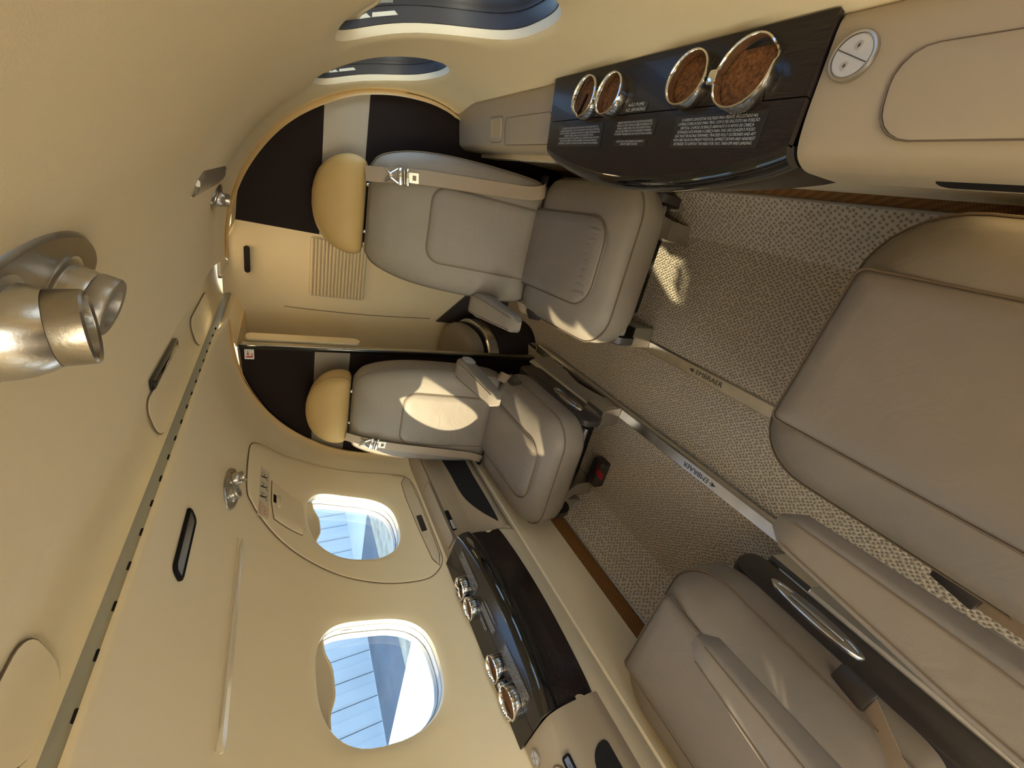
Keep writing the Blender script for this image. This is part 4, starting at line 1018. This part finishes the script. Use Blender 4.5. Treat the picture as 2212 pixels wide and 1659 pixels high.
        mb = MB(); mb.add(*tube([V((sx * 0.220, -0.085, 0.1235)), V((sx * 0.220, 0.415, 0.1235))], 0.006, 10)); mb.build('skirt_rail', 'silver', sk)
        for yy in (-0.06, 0.36):
            mb = MB(); mb.add(*bevbox(sx * 0.232 - 0.010, sx * 0.232 + 0.010, yy - 0.03, yy + 0.03, 0.0085, 0.035, 0.003, 2)); mb.build('track_foot', 'base_grey', sk)
        ol = densify(rrect(-0.165, 0.33, -0.056, 0.056, 0.045, 6), 0.03)
        mb = MB(); mb.add(*pillow(ol, [(0, -0.02), (0, 0.002), (0.006, 0.006)], frame((sx * 0.222, 0.02, 0.180), (0, sx, 0), (0, 0, 1)) if sx > 0 else frame((sx * 0.222, 0.02, 0.180), (0, -1, 0), (0, 0, 1)) @ Matrix.Scale(-1, 4, (1, 0, 0)))); sp = mb.build('side_panel', 'dark_plastic', r)
        if sx == -ob:
            Mh = frame((sx * 0.229, 0.02, 0.190), (0, sx, 0), (0, 0, 1))
            eo = [(0.092 * math.cos(a), 0.026 * math.sin(a)) for a in [2 * math.pi * k / 32 for k in range(32)]]
            mb = MB(); mb.add(*pillow(eo, [(0, -0.004), (0, 0.004), (0.002, 0.006), (0.005, 0.005), (0.008, 0.0015), (0.013, 0.0005)], Mh)); hd = mb.build('release_handle', 'silver', sp)
            mb = MB(); mb.add(*bevbox(-0.055, 0.050, -0.004, 0.001, 0.001, 0.006, 0.001, 1, Mh)); mb.build('handle_lever', 'brushed', hd)
    for sx in (-1, 1):
        prof = [(-0.140, -0.030, 0.215), (-0.120, -0.020, 0.165), (-0.092, -0.010, 0.10), (-0.090, -0.008, 0.05), (-0.095, 0.000, 0.020), (-0.095, 0.000, 0.0)]
        if sx == -ob: prof = [(-0.112, -0.020, 0.122), (-0.104, -0.012, 0.090), (-0.096, 0.0, 0.030), (-0.095, 0.0, 0.0)]
        xa, xb = (0.172, 0.242) if sx == -ob else (0.115, 0.172)
        rows = [[V((sx * xa, a, max(z, 0.0085))), V((sx * xb, a, max(z, 0.0085))), V((sx * xb, b, max(z, 0.0085))), V((sx * xa, b, max(z, 0.0085)))] for a, b, z in prof]
        mb = MB(); mb.add(*loft(rows)); mb.build('front_leg', 'silver', r, smooth=20)
    mb = MB(); mb.add(*bevbox(-0.195, 0.195, -0.150, -0.10, 0.203, 0.221, 0.006, 2)); mb.build('front_crossbar', 'silver', r)
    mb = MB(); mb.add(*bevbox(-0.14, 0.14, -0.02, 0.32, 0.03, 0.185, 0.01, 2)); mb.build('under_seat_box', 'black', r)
    return r

def copy_tree(o, parent=None):
    c = o.copy(); COL.objects.link(c); c.parent = parent
    for ch in o.children: copy_tree(ch, c)
    return c
SX = 0.375
GR = 'leather seats facing each other across the cabin'
sR = make_seat(1, 0.0);  sR.location = (SX, 1.0, 0); sR.rotation_euler = (0, 0, math.radians(3))
sL = make_seat(-1, 0.0); sL.location = (-SX + 0.008, 0.985, 0); sL.rotation_euler = (0, 0, math.radians(1.5))
nR = make_seat(-1, -0.045, True, math.radians(56)); nR.location = (SX, 0.115, 0); nR.rotation_euler = (0, 0, math.pi)
nL = make_seat(1, -0.045, True, math.radians(56));  nL.location = (-SX, 0.115, 0); nL.rotation_euler = (0, 0, math.pi)
tag(sR, 'taupe leather seat with shoulder belt standing in the shade beside the near cup-holder table', 'seat', GR)
tag(sL, 'taupe leather seat with a large sun patch on its backrest below the emergency exit', 'seat', GR)
tag(nR, 'taupe leather seat directly below the camera, seen mostly as its broad front cushion', 'seat', GR)
tag(nL, 'shaded leather near seat with its dark side panel and release handle showing', 'seat', GR)
# red pull tab and vest pouch under the far left seat
v = empty('life_vest_pouch', (-0.53, 0.93, 0)); 
mb = MB(); mb.add(*pillow(rrect(-0.07, 0.05, -0.022, 0.042, 0.012), [(0, 0.001), (0, 0.035), (0.008, 0.045), (0.015, 0.048)])); mb.build('pouch', 'dark_plastic', v)
mb = MB(); mb.add(*ribbon([V((0.035, 0.00, 0.049)), V((0.035, -0.03, 0.080)), V((0.035, -0.07, 0.085))], (1, 0, 0), 0.026, 0.002)); mb.build('pull_tab', 'red_strap', v)
v.location = (-0.405, 0.868, 0.0)
tag(v, 'dark vest pouch with a red pull tab under the sunlit seat', 'pouch')

# ------------------------------------------------------------------ forward end of the cabin (behind the camera): cockpit with open windscreen, entry door
fr = MB()
for sd in (-1, 1):
    fr.add(*loft([[V((sd * x, y, z)) for x, z in ((0.34, -0.05), (0.80, -0.05), (0.80, 1.1), (0.5, 1.36), (0.34, 1.36))] for y in (Y_FRONT - 0.03, Y_FRONT)]))
struct(fr.build('wall_front', 'shell', smooth=0))
struct(plane('floor', [(-0.7, -2.6, AZ - 0.002), (0.7, -2.6, AZ - 0.002), (0.7, Y_FRONT, AZ - 0.002), (-0.7, Y_FRONT, AZ - 0.002)], 'carpet'))
for sd in (-1, 1):
    mb = MB(); mb.add(*grid([[V((sd * 0.72, y, -0.05)), V((sd * 0.75, y, 0.35)), V((sd * 0.72, y, 0.70))] for y in (-2.6, Y_FRONT - 0.03)])); struct(mb.build('wall_%s' % ('left' if sd < 0 else 'right'), 'shell'))
# panel between ledge and door on the right
mb = MB(); mb.add(*bevbox(0.60, 0.76, -0.40, -0.352, -0.05, 1.24, 0.005, 2)); struct(mb.build('door_1', 'shell'))
mb = MB(); mb.add(*grid([[V((0.11, y, 1.32)), V((0.4, y, 1.262)), V((0.60, y, 1.15))] for y in (Y_FRONT, -0.35)])); struct(mb.build('ceiling', 'shell'))
mb = MB(); mb.add(*grid([[V((-0.8, y, 1.1)), V((-0.5, y, 1.36)), V((0.5, y, 1.36)), V((0.8, y, 1.1))] for y in (-1.75, Y_FRONT)])); struct(mb.build('ceiling', 'shell'))

# ------------------------------------------------------------------ outside
w = empty('wing', (-3, 1.5, -0.2)); T = V((-3, 1.5, -0.2))
rows = []
for x, ya, yb, th in ((-0.80, 0.25, 2.55, 0.12), (-2.5, 0.62, 2.42, 0.09), (-4.6, 1.10, 2.30, 0.06), (-6.2, 1.46, 2.22, 0.04)):
    z = -0.15 - (x + 0.8) * 0.03
    rows.append([V((x, ya + (yb - ya) * u, z + th * k)) - T for u, k in ((0, 0), (0.05, 0.45), (0.25, 0.85), (0.5, 0.8), (0.8, 0.35), (1, 0.0), (0.7, -0.3), (0.3, -0.6), (0.05, -0.4))])
mb = MB(); mb.add(*loft(rows)); mb.build('wing_skin', 'aircraft_white', w, smooth=60)
mb = MB(); mb.add(*loft([[V((x, y, z + 0.03 - (x + 0.8) * 0.03)) - T for y, z in ((1.72, -0.11), (1.95, -0.125), (1.95, -0.14), (1.72, -0.14))] for x in (-3.9, -1.6)])); mb.build('flap_track', 'flap_grey', w, smooth=0)
tag(w, 'white aircraft wing outside the bright near window', 'wing')
gr = plane('ground', [(-80, -60, -1.10), (80, -60, -1.10), (80, 90, -1.10), (-80, 90, -1.10)], 'apron'); struct(gr)
struct(plane('ground', [(-8.6, -60, -1.095), (-7.0, -60, -1.095), (-7.0, 60, -1.095), (-8.6, 60, -1.095)], 'dry_grass'))
tm = plane('tarmac', [(-11.9, -60, -1.09), (-8.55, -60, -1.09), (-8.55, 9.0, -1.09), (-11.9, 9.0, -1.09)], 'tarmac'); struct(tm)
h = empty('hangar', (-12.5, 6, -1.1)); T = V((-12.5, 6, -1.1))
for i in range(40):
    y0_ = -8 + i * 0.62
    mb = MB(); mb.add(*loft([[V((x, y, zz)) - T for x, y in ((-12.4, y0_), (-11.98, y0_), (-11.94, y0_ + 0.05), (-11.94, y0_ + 0.30), (-11.99, y0_ + 0.36), (-11.99, y0_ + 0.60), (-12.4, y0_ + 0.60))] for zz in (-1.1, 4.2)])); mb.build('wall_panel', 'hangar', h, smooth=20)
tag(h, 'pale blue ribbed hangar wall outside the windows', 'building')

# ------------------------------------------------------------------ lavatory lamp and added fill lamps
def dome_lamp(loc, sx, sy, power, col, label):
    r = empty('dome_lamp', loc)
    mb = MB(); mb.add(*pillow(rrect(-sx / 2 - 0.012, sx / 2 + 0.012, -sy / 2 - 0.012, sy / 2 + 0.012, 0.02), [(0, 0.004), (0, -0.006), (0.004, -0.008), (0.012, -0.008), (0.0125, -0.003)])); mb.build('bezel', 'silver', r)
    ld = bpy.data.lights.new('dome_lamp_light', 'AREA'); ld.shape = 'RECTANGLE'; ld.size = sx; ld.size_y = sy; ld.energy = power; ld.color = col
    lo = bpy.data.objects.new('dome_lamp_light', ld); COL.objects.link(lo); lo.parent = r; lo.location = (0, 0, -0.010)
    tag(r, label, 'lamp')
    return r
dome_lamp((0.0, -0.75, 1.355), 0.20, 0.30, FILL_DOME, (1.0, 0.86, 0.66), 'added ceiling dome lamp for fill light, unseen behind the camera')  # extra lamp put in out of view to lift the cabin light
dome_lamp((0.06, 1.78, 1.335), 0.10, 0.20, LAV_LAMP, (1.0, 0.72, 0.38), 'ceiling dome lamp inside the lavatory')

# added, unseen cabinet behind the camera; its uplight brightens the ceiling
g = empty('added_credenza', (0.54, -1.18, -0.05))
mb = MB(); mb.add(*bevbox(-0.16, 0.14, -0.10, 0.10, 0.0, 0.93, 0.01, 2)); mb.build('cabinet', 'wood', g)
mb = MB(); mb.add(*bevbox(-0.165, 0.145, -0.105, 0.105, 0.93, 0.945, 0.004, 2)); mb.build('worktop', 'ledge_plastic', g)
mb = MB(); mb.add(*pillow(rrect(-0.11, 0.09, -0.07, 0.07, 0.02), [(0, 0.944), (0, 0.952), (0.004, 0.953)])); mb.build('fill_uplighter_bezel', 'silver', g)
ld = bpy.data.lights.new('fill_uplighter', 'AREA'); ld.shape = 'RECTANGLE'; ld.size = 0.18; ld.size_y = 0.12; ld.energy = FILL_UP; ld.color = (1.0, 0.88, 0.68)
lo = bpy.data.objects.new('fill_uplighter', ld); COL.objects.link(lo); lo.parent = g; lo.location = (-0.01, 0, 0.956); lo.rotation_euler = (math.pi, 0, 0)
tag(g, 'added dark wood cabinet carrying a fill light, unseen behind the camera', 'cabinet')
